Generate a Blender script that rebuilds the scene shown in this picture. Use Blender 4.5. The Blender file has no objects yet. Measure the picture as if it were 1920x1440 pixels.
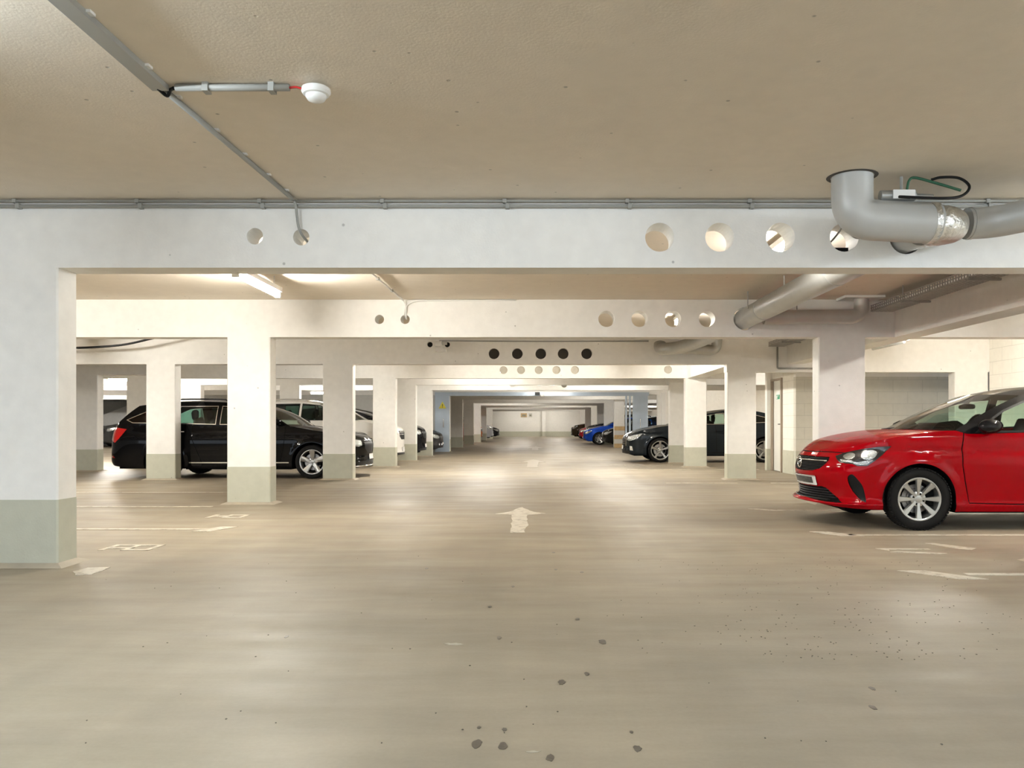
import bpy, bmesh, math, random
import numpy as np
from mathutils import Vector, Matrix
from mathutils.geometry import delaunay_2d_cdt
SC = bpy.context.scene
COL = SC.collection
PI = math.pi
random.seed(7)

# ------------------------------------------------------------------ materials
def _nodes(name):
    m = bpy.data.materials.new(name); m.use_nodes = True
    nt = m.node_tree
    return m, nt, nt.nodes['Principled BSDF']

def pmat(name, col, rough=.5, metal=0., spec=.5, coat=0., emit=None, estr=0., var=0., vscale=4., bump=0., bscale=60., coat_ior=1.5):
    m, nt, b = _nodes(name)
    b.inputs['Base Color'].default_value = (*col, 1)
    b.inputs['Roughness'].default_value = rough
    b.inputs['Metallic'].default_value = metal
    b.inputs['Specular IOR Level'].default_value = spec
    b.inputs['Coat Weight'].default_value = coat
    b.inputs['Coat Roughness'].default_value = .03; b.inputs['Coat IOR'].default_value = coat_ior
    if emit:
        b.inputs['Emission Color'].default_value = (*emit, 1)
        b.inputs['Emission Strength'].default_value = estr
    if var > 0 or bump > 0:
        g = nt.nodes.new('ShaderNodeNewGeometry')
    if var > 0:
        n = nt.nodes.new('ShaderNodeTexNoise'); n.inputs['Scale'].default_value = vscale; n.inputs['Detail'].default_value = 5
        nt.links.new(g.outputs['Position'], n.inputs['Vector'])
        r = nt.nodes.new('ShaderNodeMapRange'); r.inputs[1].default_value = .3; r.inputs[2].default_value = .7
        r.inputs[3].default_value = 1-var; r.inputs[4].default_value = 1+var
        nt.links.new(n.outputs['Fac'], r.inputs[0])
        mx = nt.nodes.new('ShaderNodeVectorMath'); mx.operation = 'SCALE'
        mx.inputs[0].default_value = col
        nt.links.new(r.outputs[0], mx.inputs['Scale'])
        nt.links.new(mx.outputs[0], b.inputs['Base Color'])
    if bump > 0:
        n = nt.nodes.new('ShaderNodeTexNoise'); n.inputs['Scale'].default_value = bscale; n.inputs['Detail'].default_value = 3
        nt.links.new(g.outputs['Position'], n.inputs['Vector'])
        bp = nt.nodes.new('ShaderNodeBump'); bp.inputs['Strength'].default_value = bump; bp.inputs['Distance'].default_value = .01
        nt.links.new(n.outputs['Fac'], bp.inputs['Height']); nt.links.new(bp.outputs[0], b.inputs['Normal'])
    return m

def concrete(name, col, var=.05, pits=True, rough=.65, blocks=False, axis='X'):
    m, nt, b = _nodes(name)
    N = nt.nodes.new; Lk = nt.links.new
    g = N('ShaderNodeNewGeometry')
    n1 = N('ShaderNodeTexNoise'); n1.inputs['Scale'].default_value = .9; n1.inputs['Detail'].default_value = 6
    n2 = N('ShaderNodeTexNoise'); n2.inputs['Scale'].default_value = 9; n2.inputs['Detail'].default_value = 4
    Lk(g.outputs['Position'], n1.inputs['Vector']); Lk(g.outputs['Position'], n2.inputs['Vector'])
    a = N('ShaderNodeMath'); a.operation = 'ADD'; Lk(n1.outputs['Fac'], a.inputs[0]); Lk(n2.outputs['Fac'], a.inputs[1])
    r = N('ShaderNodeMapRange'); r.inputs[1].default_value = .65; r.inputs[2].default_value = 1.35
    r.inputs[3].default_value = 1-var; r.inputs[4].default_value = 1+var; Lk(a.outputs[0], r.inputs[0])
    last = r.outputs[0]
    hgt = None
    if pits:
        # small blow holes of cast concrete: sparse dark spots
        v = N('ShaderNodeTexVoronoi'); v.inputs['Scale'].default_value = 7; Lk(g.outputs['Position'], v.inputs['Vector'])
        vr = N('ShaderNodeMapRange'); vr.inputs[1].default_value = .05; vr.inputs[2].default_value = .09; Lk(v.outputs['Distance'], vr.inputs[0])
        sel = N('ShaderNodeSeparateColor'); Lk(v.outputs['Color'], sel.inputs[0])
        th = N('ShaderNodeMath'); th.operation = 'LESS_THAN'; th.inputs[1].default_value = .78; Lk(sel.outputs[0], th.inputs[0])
        mxx = N('ShaderNodeMath'); mxx.operation = 'MAXIMUM'; Lk(vr.outputs[0], mxx.inputs[0]); Lk(th.outputs[0], mxx.inputs[1])
        mr = N('ShaderNodeMapRange'); mr.inputs[3].default_value = .58; mr.inputs[4].default_value = 1; Lk(mxx.outputs[0], mr.inputs[0])
        mu = N('ShaderNodeMath'); mu.operation = 'MULTIPLY'; Lk(last, mu.inputs[0]); Lk(mr.outputs[0], mu.inputs[1]); last = mu.outputs[0]
        hgt = mxx.outputs[0]
    if blocks:
        mp = N('ShaderNodeSeparateXYZ'); Lk(g.outputs['Position'], mp.inputs[0])
        cb = N('ShaderNodeCombineXYZ'); Lk(mp.outputs[0 if axis == 'X' else 1], cb.inputs[0]); Lk(mp.outputs[2], cb.inputs[1])
        br = N('ShaderNodeTexBrick'); br.inputs['Scale'].default_value = 1; br.inputs['Mortar Size'].default_value = .006
        br.inputs['Mortar Smooth'].default_value = .3
        br.inputs['Brick Width'].default_value = .62; br.inputs['Row Height'].default_value = .25
        br.inputs['Color1'].default_value = (1, 1, 1, 1); br.inputs['Color2'].default_value = (.96, .96, .96, 1); br.inputs['Mortar'].default_value = (.80, .80, .80, 1)
        Lk(cb.outputs[0], br.inputs['Vector'])
        sc = N('ShaderNodeSeparateColor'); Lk(br.outputs['Color'], sc.inputs[0])
        mu = N('ShaderNodeMath'); mu.operation = 'MULTIPLY'; Lk(last, mu.inputs[0]); Lk(sc.outputs[0], mu.inputs[1]); last = mu.outputs[0]
        hgt = sc.outputs[0]
    s = N('ShaderNodeVectorMath'); s.operation = 'SCALE'; s.inputs[0].default_value = col; Lk(last, s.inputs['Scale'])
    Lk(s.outputs[0], b.inputs['Base Color'])
    b.inputs['Roughness'].default_value = rough
    n3 = N('ShaderNodeTexNoise'); n3.inputs['Scale'].default_value = 70; n3.inputs['Detail'].default_value = 2; Lk(g.outputs['Position'], n3.inputs['Vector'])
    hh = n3.outputs['Fac']
    if hgt is not None:
        ma = N('ShaderNodeMath'); ma.operation = 'MULTIPLY_ADD'; ma.inputs[1].default_value = 3; Lk(hgt, ma.inputs[0]); Lk(hh, ma.inputs[2]); hh = ma.outputs[0]
    bp = N('ShaderNodeBump'); bp.inputs['Strength'].default_value = .25; bp.inputs['Distance'].default_value = .004
    Lk(hh, bp.inputs['Height']); Lk(bp.outputs[0], b.inputs['Normal'])
    return m

def floor_mat():
    m, nt, b = _nodes('polished_screed')
    N = nt.nodes.new; Lk = nt.links.new
    g = N('ShaderNodeNewGeometry')
    def noise(scale, det, sx=1, sy=1, rough=.55):
        mp = N('ShaderNodeMapping'); mp.inputs['Scale'].default_value = (sx, sy, 1); Lk(g.outputs['Position'], mp.inputs['Vector'])
        n = N('ShaderNodeTexNoise'); n.inputs['Scale'].default_value = scale; n.inputs['Detail'].default_value = det; n.inputs['Roughness'].default_value = rough
        Lk(mp.outputs[0], n.inputs['Vector']); return n.outputs['Fac']
    def rng(x, a, c, d, e):
        r = N('ShaderNodeMapRange'); r.inputs[1].default_value = a; r.inputs[2].default_value = c; r.inputs[3].default_value = d; r.inputs[4].default_value = e
        Lk(x, r.inputs[0]); return r.outputs[0]
    def mul(x, y):
        q = N('ShaderNodeMath'); q.operation = 'MULTIPLY'; Lk(x, q.inputs[0]); Lk(y, q.inputs[1]); return q.outputs[0]
    big = rng(noise(.55, 5), .3, .7, .84, 1.12)
    mid = rng(noise(2.2, 7, .35, 1.6, .7), .3, .7, .88, 1.10)      # trowel sweeps across the aisle
    trk = rng(noise(2.0, 4, 1.1, .05), .35, .7, 1.05, .92)         # faint tyre tracks along the aisle
    fin = rng(noise(60, 3), .3, .7, .97, 1.03)
    f = mul(mul(big, mid), mul(trk, fin))
    # grit: tiny dark specks
    v = N('ShaderNodeTexVoronoi'); v.inputs['Scale'].default_value = 9; v.inputs['Randomness'].default_value = 1; Lk(g.outputs['Position'], v.inputs['Vector'])
    sc = N('ShaderNodeSeparateColor'); Lk(v.outputs['Color'], sc.inputs[0])
    rad = rng(sc.outputs[1], 0, 1, .012, .04)
    lt = N('ShaderNodeMath'); lt.operation = 'LESS_THAN'; Lk(v.outputs['Distance'], lt.inputs[0]); Lk(rad, lt.inputs[1])
    pk = N('ShaderNodeMath'); pk.operation = 'GREATER_THAN'; pk.inputs[1].default_value = .80; Lk(sc.outputs[0], pk.inputs[0])
    dk = rng(mul(lt.outputs[0], pk.outputs[0]), 0, 1, 1, .5)
    f = mul(f, dk)
    s = N('ShaderNodeVectorMath'); s.operation = 'SCALE'; s.inputs[0].default_value = (.292, .250, .186); Lk(f, s.inputs['Scale'])
    Lk(s.outputs[0], b.inputs['Base Color'])
    rr = rng(noise(1.6, 6, .5, 2.), .3, .7, .41, .60)
    Lk(rr, b.inputs['Roughness'])
    b.inputs['Specular IOR Level'].default_value = .32
    bp = N('ShaderNodeBump'); bp.inputs['Strength'].default_value = .04; bp.inputs['Distance'].default_value = .01
    Lk(noise(1.3, 4, 1, 2), bp.inputs['Height']); Lk(bp.outputs[0], b.inputs['Normal'])
    return m

def glass_mat(name, tint, gloss=.12):
    m = bpy.data.materials.new(name); m.use_nodes = True
    nt = m.node_tree; nt.nodes.clear(); N = nt.nodes.new; Lk = nt.links.new
    o = N('ShaderNodeOutputMaterial'); t = N('ShaderNodeBsdfTransparent'); t.inputs[0].default_value = (*tint, 1)
    gl = N('ShaderNodeBsdfGlossy'); gl.inputs['Roughness'].default_value = .02
    fr = N('ShaderNodeFresnel'); fr.inputs[0].default_value = 1.5
    mx = N('ShaderNodeMixShader'); Lk(fr.outputs[0], mx.inputs[0]); Lk(t.outputs[0], mx.inputs[1]); Lk(gl.outputs[0], mx.inputs[2])
    Lk(mx.outputs[0], o.inputs[0]); return m

M = {}
M['white'] = concrete('white_painted_concrete', (.84, .83, .80))
M['ceil'] = concrete('ceiling_paint', (.78, .71, .61), var=.04)
M['green'] = concrete('grey_green_base_paint', (.50, .505, .415), var=.07)
M['blockX'] = concrete('white_block_wall', (.80, .78, .72), blocks=True, pits=False)
M['blockShaded'] = concrete('store_block_wall_shaded', (.62, .60, .53), blocks=True, pits=False)  # white block wall darkened: shade under the deep beam put into the colour
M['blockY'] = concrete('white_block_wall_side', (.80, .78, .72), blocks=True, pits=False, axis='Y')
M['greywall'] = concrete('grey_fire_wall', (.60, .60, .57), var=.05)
M['floor'] = floor_mat()
M['skirt'] = concrete('mortar_fillet', (.42, .37, .29), var=.12)
M['line'] = pmat('worn_white_floor_paint', (.66, .62, .54), .5)
def _worn(m, a, b_, lo, hi):
    nt = m.node_tree; N = nt.nodes.new; g = N('ShaderNodeNewGeometry'); n = N('ShaderNodeTexNoise'); n.inputs['Scale'].default_value = 11; n.inputs['Detail'].default_value = 8; n.inputs['Roughness'].default_value = .7
    r = N('ShaderNodeMapRange'); r.inputs[1].default_value = lo; r.inputs[2].default_value = hi; mx = N('ShaderNodeMix'); mx.data_type = 'RGBA'
    mx.inputs['A'].default_value = (*a, 1); mx.inputs['B'].default_value = (*b_, 1)
    nt.links.new(g.outputs['Position'], n.inputs['Vector']); nt.links.new(n.outputs['Fac'], r.inputs[0]); nt.links.new(r.outputs[0], mx.inputs[0]); nt.links.new(mx.outputs['Result'], nt.nodes['Principled BSDF'].inputs['Base Color'])
_worn(M['line'], (.33, .29, .23), (.60, .56, .47), .36, .50)
M['stain'] = pmat('oil_spot', (.095, .08, .062), .35, var=.15, vscale=30)
M['pale'] = pmat('worn_patch', (.38, .345, .28), .5, var=.1, vscale=20)
M['galv'] = pmat('galvanised_duct', (.46, .47, .46), .38, metal=.75, var=.05, vscale=6)
M['paintpipe'] = pmat('grey_painted_duct', (.50, .505, .49), .42, metal=.15, var=.05, vscale=5)
M['tray'] = pmat('galvanised_tray', (.40, .39, .37), .45, metal=.7, var=.1, vscale=20)
M['foil'] = pmat('aluminium_foil', (.80, .80, .78), .38, metal=1., bump=1., bscale=38)
M['pvc'] = pmat('grey_pvc_conduit', (.33, .33, .305), .5)
M['pvcw'] = pmat('white_plastic', (.80, .80, .78), .35)
M['black'] = pmat('black_plastic', (.004, .004, .004), .45, spec=.25)
M['rubber'] = pmat('tyre_rubber', (.009, .0085, .008), .8, spec=.2, var=.1, vscale=30)
M['dark'] = pmat('dark_void', (.004, .004, .004), .9, spec=0.1)
M['alloy'] = pmat('silver_alloy', (.50, .50, .48), .28, metal=.85)
M['chrome'] = pmat('chrome', (.85, .85, .85), .08, metal=1.)
M['steel'] = pmat('brake_steel', (.35, .34, .33), .35, metal=.9)
M['lampglass'] = pmat('headlamp_reflector', (.42, .44, .44), .12, metal=.8, bump=.8, bscale=45)
M['darklamp'] = pmat('headlamp_dark_bezel', (.008, .008, .01), .2, coat=1.)
M['redlamp'] = pmat('tail_lamp_red', (.45, .01, .01), .15, coat=1.)
M['seat'] = pmat('dark_seat_fabric', (.010, .010, .010), .85, spec=.1)
M['glass'] = glass_mat('car_glass', (.62, .74, .67))
M['privacy'] = glass_mat('tinted_car_glass', (.22, .34, .30))
M['lit'] = pmat('lit_tube', (1, 1, 1), .5, emit=(1, .955, .87), estr=118)
M['litfar'] = pmat('lit_tube_rear', (1, 1, 1), .5, emit=(1, .955, .87), estr=48)
M['litcool'] = pmat('lit_tube_cool', (1, 1, 1), .5, emit=(.82, .92, 1.0), estr=122)
M['litmid'] = pmat('lit_tube_mid', (1, 1, 1), .5, emit=(1, .955, .87), estr=82)
M['gate'] = pmat('blue_grey_gate_paint', (.44, .52, .62), .3, metal=.2, var=.05, vscale=3)
M['greensign'] = pmat('sign_green', (.02, .30, .16), .4)
M['yellow'] = pmat('sign_yellow', (.75, .65, .05), .4)
M['wood'] = pmat('pale_wood', (.52, .36, .18), .6, var=.15, vscale=12)
M['greencable'] = pmat('green_cable', (.02, .10, .05), .4)
M['plate'] = pmat('plate_white', (.75, .75, .74), .35)
def paint(name, col, metal=.0, rough=.28):
    return pmat(name, col, rough, metal=metal, spec=.0, coat=.5, coat_ior=1.45)

# ------------------------------------------------------------------ object helpers
def link(name, me, mats, parent=None, smooth=False):
    o = bpy.data.objects.new(name, me); COL.objects.link(o)
    for m in (mats if isinstance(mats, (list, tuple)) else [mats]): me.materials.append(m)
    if parent is not None: o.parent = parent
    if smooth: me.shade_smooth()
    return o

def tag(o, label=None, cat=None, group=None, kind=None):
    if label: o['label'] = label
    if cat: o['category'] = cat
    if group: o['group'] = group
    if kind: o['kind'] = kind
    return o

def thing(name, label, cat, loc=(0, 0, 0), rz=0, group=None):
    o = bpy.data.objects.new(name, None); COL.objects.link(o)
    o.location = loc; o.rotation_euler = (0, 0, rz); o.empty_display_size = .1
    return tag(o, label, cat, group)

class MB:
    """collects simple solids into one mesh"""
    def __init__(s): s.v = []; s.f = []; s.mi = []; s.cur = 0
    def add(s, vs, fs):
        b = len(s.v); s.v += [tuple(p) for p in vs]
        s.f += [tuple(i+b for i in f) for f in fs]; s.mi += [s.cur]*len(fs)
    def box(s, x0, x1, y0, y1, z0, z1, ch=0):
        if ch:
            # box with chamfered vertical edges
            P = [(x0+ch, y0), (x1-ch, y0), (x1, y0+ch), (x1, y1-ch), (x1-ch, y1), (x0+ch, y1), (x0, y1-ch), (x0, y0+ch)]
            s.prism(P, z0, z1); return s
        s.add([(x0, y0, z0), (x1, y0, z0), (x1, y1, z0), (x0, y1, z0), (x0, y0, z1), (x1, y0, z1), (x1, y1, z1), (x0, y1, z1)],
              [(3, 2, 1, 0), (4, 5, 6, 7), (0, 1, 5, 4), (1, 2, 6, 5), (2, 3, 7, 6), (3, 0, 4, 7)]); return s
    def prism(s, P, z0, z1):
        n = len(P)
        s.add([(x, y, z0) for x, y in P]+[(x, y, z1) for x, y in P],
              [tuple(range(n-1, -1, -1)), tuple(range(n, 2*n))]+[(i, (i+1) % n, n+(i+1) % n, n+i) for i in range(n)]); return s
    def obox(s, c, ax, ay, az):
        """box from centre and three half-axis vectors"""
        c = Vector(c); ax = Vector(ax); ay = Vector(ay); az = Vector(az)
        vs = [c+sx*ax+sy*ay+sz*az for sz in (-1, 1) for sx, sy in ((-1, -1), (1, -1), (1, 1), (-1, 1))]
        s.add(vs, [(3, 2, 1, 0), (4, 5, 6, 7), (0, 1, 5, 4), (1, 2, 6, 5), (2, 3, 7, 6), (3, 0, 4, 7)]); return s
    def tube(s, path, r, n=12, cap=True):
        P = [Vector(p) for p in path]
        rs = r if isinstance(r, (list, tuple)) else [r]*len(P)
        t = (P[1]-P[0]).normalized()
        u = t.orthogonal().normalized()
        base = len(s.v); rings = []
        for i, p in enumerate(P):
            if i == 0: tt = (P[1]-P[0]).normalized()
            elif i == len(P)-1: tt = (P[-1]-P[-2]).normalized()
            else: tt = ((P[i+1]-P[i]).normalized()+(P[i]-P[i-1]).normalized()).normalized()
            u = (u-tt*u.dot(tt)).normalized(); w = tt.cross(u)
            rings.append([p+(u*math.cos(2*PI*k/n)+w*math.sin(2*PI*k/n))*rs[i] for k in range(n)])
        vs = [q for R in rings for q in R]; fs = []
        for i in range(len(P)-1):
            for k in range(n):
                a = i*n+k; b = i*n+(k+1) % n
                fs.append((a, b, b+n, a+n))
        if cap:
            fs.append(tuple(range(n-1, -1, -1))); fs.append(tuple(range((len(P)-1)*n, len(P)*n)))
        s.add(vs, fs); return s
    def lathe(s, prof, c=(0, 0, 0), axis='Z', n=24):
        """prof: list of (r, h) along the axis"""
        vs = []; fs = []
        for r, h in prof:
            for k in range(n):
                a = 2*PI*k/n; x, y = r*math.cos(a), r*math.sin(a)
                p = (x, y, h) if axis == 'Z' else (x, h, -y) if axis == 'Y' else (h, x, y)
                vs.append((p[0]+c[0], p[1]+c[1], p[2]+c[2]))
        for i in range(len(prof)-1):
            for k in range(n):
                a = i*n+k; b = i*n+(k+1) % n
                fs.append((a, b, b+n, a+n))
        s.add(vs, fs); return s
    def poly(s, pts):
        s.add(pts, [tuple(range(len(pts)))]); return s
    def build(s, name, mats, parent=None, smooth=False, auto=False):
        me = bpy.data.meshes.new(name); me.from_pydata(s.v, [], s.f)
        me.polygons.foreach_set('material_index', s.mi)
        me.update()
        o = link(name, me, mats, parent)
        if smooth or auto:
            me.shade_smooth()
            if auto: me.set_sharp_from_angle(angle=math.radians(38))
        return o

def arc(c, r, a0, a1, n, ux, uy):
    c = Vector(c); ux = Vector(ux); uy = Vector(uy)
    return [c+ux*r*math.cos(a0+(a1-a0)*i/n)+uy*r*math.sin(a0+(a1-a0)*i/n) for i in range(n+1)]

def catmull(pts, n=10):
    P = [Vector(p) for p in pts]; out = []
    for i in range(len(P)-1):
        p0 = P[i-1] if i else P[0]*2-P[1]; p1 = P[i]; p2 = P[i+1]; p3 = P[i+2] if i+2 < len(P) else P[-1]*2-P[-2]
        for k in range(n):
            t = k/n
            out.append(.5*((2*p1)+(p2-p0)*t+(2*p0-5*p1+4*p2-p3)*t*t+(3*p1-p0-3*p2+p3)*t**3))
    out.append(P[-1]); return out
# ------------------------------------------------------------------ the shell
H = 2.715; SOF = 2.215; D = .25
b = MB().box(-26, 16, -7, 75, -.3, 0); floor = tag(b.build('floor', M['floor']), kind='structure')
b = MB().box(-26, 16, -7, 75, H, H+.3); tag(b.build('ceiling', M['ceil']), kind='structure')

def wall(name, x0, x1, y0, y1, z0, z1, m, stripe=None):
    o = tag(MB().box(x0, x1, y0, y1, z0, z1).build(name, m), kind='structure')
    return o
wall('wall_right', 8.62, 8.8, -7, 15.3, 0, H, M['blockY'])
wall('wall_left', -26, -25.8, -7, 45, 0, H, M['white'])
wall('wall_end_left', -9.7, -9.5, 31.2, 73, 0, H, M['white'])
wall('wall_end_right', 9.5, 9.7, 31.2, 73, 0, H, M['white'])
wall('wall_back', -9.7, 9.7, 73, 73.3, .466, H, M['white'])
wall('baseboard_back', -9.7, 9.7, 72.995, 73.3, 0, .466, M['green'])
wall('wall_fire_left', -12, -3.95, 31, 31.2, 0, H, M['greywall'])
wall('wall_fire_right', 4.6, 12.5, 31, 31.2, 0, H, M['white'])
wall('wall_far_right', 12.3, 12.5, 15.3, 31, 0, H, M['white'])
wall('wall_ramp_back', -26, -9.7, 45, 45.2, 0, H, M['white'])
# little block-built store room on the right behind the red car
wall('wall_store_front', 5.40, 8.62, 16.8, 16.95, .5, 2.065, M['blockShaded'])
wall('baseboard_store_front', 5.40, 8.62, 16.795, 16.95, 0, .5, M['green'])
wall('wall_store_header', 5.40, 8.62, 16.8, 16.95, 2.065, H, M['white'])
wall('wall_store_side', 5.40, 5.55, 16.95, 17.72, .5, H, M['blockY'])
wall('baseboard_store_side', 5.395, 5.55, 16.95, 17.72, 0, .5, M['green'])
wall('wall_store_side_top', 5.40, 5.55, 17.72, 18.5, 2.1, H, M['white'])
wall('wall_store_rear', 5.28, 12.3, 18.5, 18.65, .5, H, M['white'])
wall('baseboard_store_rear', 5.275, 12.3, 18.495, 18.65, 0, .5, M['green'])
d = tag(MB().box(5.43, 5.48, 17.76, 18.46, 0.01, 2.06).build('door_1', pmat('door_grey', (.70, .70, .66), .45)), kind='structure')
fb = MB(); fb.box(5.36, 5.42, 17.70, 17.76, 0, 2.1); fb.box(5.36, 5.42, 18.46, 18.50, 0, 2.1); fb.box(5.36, 5.42, 17.76, 18.46, 2.06, 2.1)
fb.build('door_frame', pmat('door_frame_brown', (.36, .30, .24), .5), d)
hb = MB(); hb.tube([(5.43, 17.86, 1.07), (5.385, 17.86, 1.07), (5.385, 17.99, 1.07)], .011, 8); hb.build('door_handle', M['black'], d)
s = thing('exit_sign', 'small green and white running man escape sign on the store room door', 'sign', (5.42, 18.1, 1.72))
MB().box(-.005, .005, -.13, .13, -.10, .10).build('sign_plate', M['pvcw'], s)
g = MB(); g.box(-.009, -.006, -.12, .12, -.085, .015); g.build('green_panel', M['greensign'], s)
g = MB(); g.cur = 0
g.prism([(0, 0), (.001, 0), (.001, .001), (0, .001)], 0, .001)
for p, q in (((-.02, -.01), (.0, -.05)), ((.0, -.05), (.03, -.07)), ((-.0, -.03), (-.04, -.04)), ((-.02, -.01), (-.05, -.02)), ((-.02, -.01), (.02, -.02))):
    g.tube([(-.011, p[0], p[1]), (-.011, q[0], q[1])], .006, 6)
g.lathe([(0, -.011), (.011, -.010), (.011, -.009)], (-.0, -.03, .002), 'X', 10)
g.box(-.011, -.009, .06, .1, -.075, .0)
g.build('running_figure', M['pvcw'], s)

# ---- beams -----------------------------------------------------------
def circ(cx, cz, r, n=32): return [(cx+r*math.cos(2*PI*k/n), cz+r*math.sin(2*PI*k/n)) for k in range(n)]
def beam_mesh(x0, x1, y0, y1, z0, z1, holes):
    outer = [(x0, z0), (x1, z0), (x1, z1), (x0, z1)]
    V = [Vector(p) for p in outer]; E = [(i, (i+1) % 4) for i in range(4)]
    rings = []
    for (hx, hz, r) in holes:
        c = circ(hx, hz, r); b0 = len(V); V += [Vector(p) for p in c]; n = len(c)
        E += [(b0+i, b0+(i+1) % n) for i in range(n)]; rings.append(c)
    vo, eo, fo = delaunay_2d_cdt(V, E, [], 0, 1e-6)[:3]
    m = MB(); tri = []
    for f in fo:
        cx = sum(vo[i].x for i in f)/3; cz = sum(vo[i].y for i in f)/3
        if any((cx-h[0])**2+(cz-h[1])**2 < (h[2]*.999)**2 for h in holes): continue
        tri.append(f)
    m.add([(p.x, y0, p.y) for p in vo], tri)
    m.add([(p.x, y1, p.y) for p in vo], [tuple(reversed(f)) for f in tri])
    m.add([(x, y0, z) for x, z in outer]+[(x, y1, z) for x, z in outer], [(1, 0, 4, 5), (2, 1, 5, 6), (3, 2, 6, 7), (0, 3, 7, 4)])
    for c in rings:
        n = len(c)
        m.add([(x, y0, z) for x, z in c]+[(x, y1, z) for x, z in c], [(i, (i+1) % n, n+(i+1) % n, n+i) for i in range(n)])
    return m
def beam(name, label, x0, x1, y0, z0=SOF, holes=(), y1=None, z1=H-.002, g='concrete ceiling beams'):
    o = beam_mesh(x0, x1, y0, (y1 or y0+D), z0, z1, holes).build(name, M['white'])
    if name.startswith('trim'): return tag(o, kind='structure')
    return tag(o, label, 'beam', g)
big = .107; sm = .061
h1 = [(-2.10, 2.447, sm), (-1.757, 2.440, sm)]+[(x, 2.44, big) for x in (.895, 1.34, 1.79, 2.262)]+[(2.72, 2.44, .125)]
h2 = [(-2.11, 2.45, sm), (-1.77, 2.45, sm)]+[(x, 2.457, big) for x in (.898, 1.336, 1.78, 2.23)]+[(2.73, 2.457, .15)]
h3 = [(-2.08, 2.59, .052), (-1.75, 2.59, .052)]+[(x, 2.417, .105) for x in (-.857, -.41, .04, .47, .92)]
h4 = [(x, 2.42, .10) for x in (-.875, -.44, 0, .44, .90)]+[(3.22, 2.43, .10)]
h6 = [(x, 2.40, .10) for x in (-.87, -.44, 0, .44, .85)]
beam('ceiling_beam', 'nearest crossbeam of the hall, grey-white, with two small holes left and four big holes right', -26, 8.62, 5.92, holes=h1)
beam('ceiling_beam', 'second crossbeam from the camera, cream, where the big silver duct ends in its hole', -26, 8.62, 10.6, holes=h2)
beam('ceiling_beam', 'third crossbeam, in shade, with five dark round holes above the driveway', -26, 3.60, 15.3, holes=h3)
beam('ceiling_beam', 'deep bright beam over the store room recess behind the red car', 3.60, 8.62, 15.3, z0=2.065)
beam('ceiling_beam', 'fourth crossbeam, with five pale round holes half hidden under the third', -26, 5.0, 19.9, holes=h4)
beam('ceiling_beam', 'fifth crossbeam, plain and bright white, before the beam with cut-off holes', -26, 12.3, 23.2)
beam('ceiling_beam', 'sixth crossbeam, last one before the blue-grey gate header', -26, 12.3, 26.7, holes=h6)
bs = {o['label'].split()[0]: o for o in COL.objects if o.get('category') == 'beam'}
def hole_discs(beamobj, hs, mat, dy, rk=.97):
    for (x, z, r) in hs:
        MB().lathe([(0, 0), (r*rk, 0), (r*rk, .02)], (x, beamobj.data.vertices[0].co.y+dy, z), 'Y', 24).build('hole_tone_disc', mat, beamobj)
M['discdark'] = pmat('tone_disc_dark_grey', (.075, .068, .058), .8, spec=.1); M['discpale'] = pmat('tone_disc_beige', (.50, .47, .40), .7, var=.08, vscale=9)
hole_discs(bs['third'], h3[2:], M['discdark'], .09); hole_discs(bs['third'], h3[:2], M['black'], .06); hole_discs(bs['fourth'], h4, M['discpale'], .06)
far = [30.95, 36.4, 42.6, 47.7, 53., 60., 67.]
names = ['crossbeam standing right behind the blue-grey gate header', 'shaded crossbeam, second behind the gate', 'bright crossbeam, third behind the gate',
         'crossbeam over the parked blue car, fourth behind the gate', 'crossbeam, third from the far end wall', 'crossbeam, second from the far end wall', 'last crossbeam before the far end wall']
for y, l in zip(far, names): beam('ceiling_beam', l, -25.8 if y < 37 else -9.5, 9.5 if y > 31 else 4.6, y, z1=H-.002, y1=(y+.24))
beam('ceiling_beam', 'shaded low beam at far left between the third and fourth crossbeams', -25.8, -8.3, 18.1, z0=2.19)
beam('ceiling_beam', 'long beam beside the perforated cable tray, slanting up to the right edge', 4.72, 5.05, 6.17, y1=10.6)
beam('ceiling_beam', 'long beam end with a grey conduit, beyond the right wide column', 4.75, 5.05, 10.85, y1=15.3)
beam('ceiling_beam', 'long beam along the right column line between third and fourth crossbeams', 3.70, 4.10, 15.55, y1=19.9)
beam('ceiling_beam', 'long beam along the right column line behind the fourth crossbeam', 3.70, 4.10, 20.15, y1=23.2)

# ---- columns ---------------------------------------------------------
def column(x0, x1, y0, label, dep=D, top=SOF, stripe=.497, group=None):
    t = thing('column', label, 'column', ((x0+x1)/2, y0+dep/2, 0))
    w = (x1-x0)/2; d2 = dep/2
    MB().box(-w, w, -d2, d2, stripe, top, ch=.012).build('shaft', M['white'], t)
    MB().box(-w-.002, w+.002, -d2-.002, d2+.002, 0, stripe, ch=.012).build('painted_base', M['green'], t)
    k = MB()
    P0 = [(-w-.07, -d2-.07), (w+.07, -d2-.07), (w+.07, d2+.07), (-w-.07, d2+.07)]; P1 = [(-w-.003, -d2-.003), (w+.003, -d2-.003), (w+.003, d2+.003), (-w-.003, d2+.003)]
    k.add([(*p, .001) for p in P0]+[(*p, .03) for p in P1], [(0, 1, 5, 4), (1, 2, 6, 5), (2, 3, 7, 6), (3, 0, 4, 7)])
    k.build('mortar_fillet', M['skirt'], t)
    return t
LX = (-4.13, -3.56)
c1 = column(*LX, 5.92, 'big white column at the left edge with a scuffed grey-green foot')
column(*LX, 10.6, 'second column on the left of the driveway, brightly lit, overlapping the black estate car')
column(*LX, 15.3, 'third column on the left, standing at the front wheel of the black estate car')
column(*LX, 19.9, 'fourth column on the left, hiding the front wheel of the white car')
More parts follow.
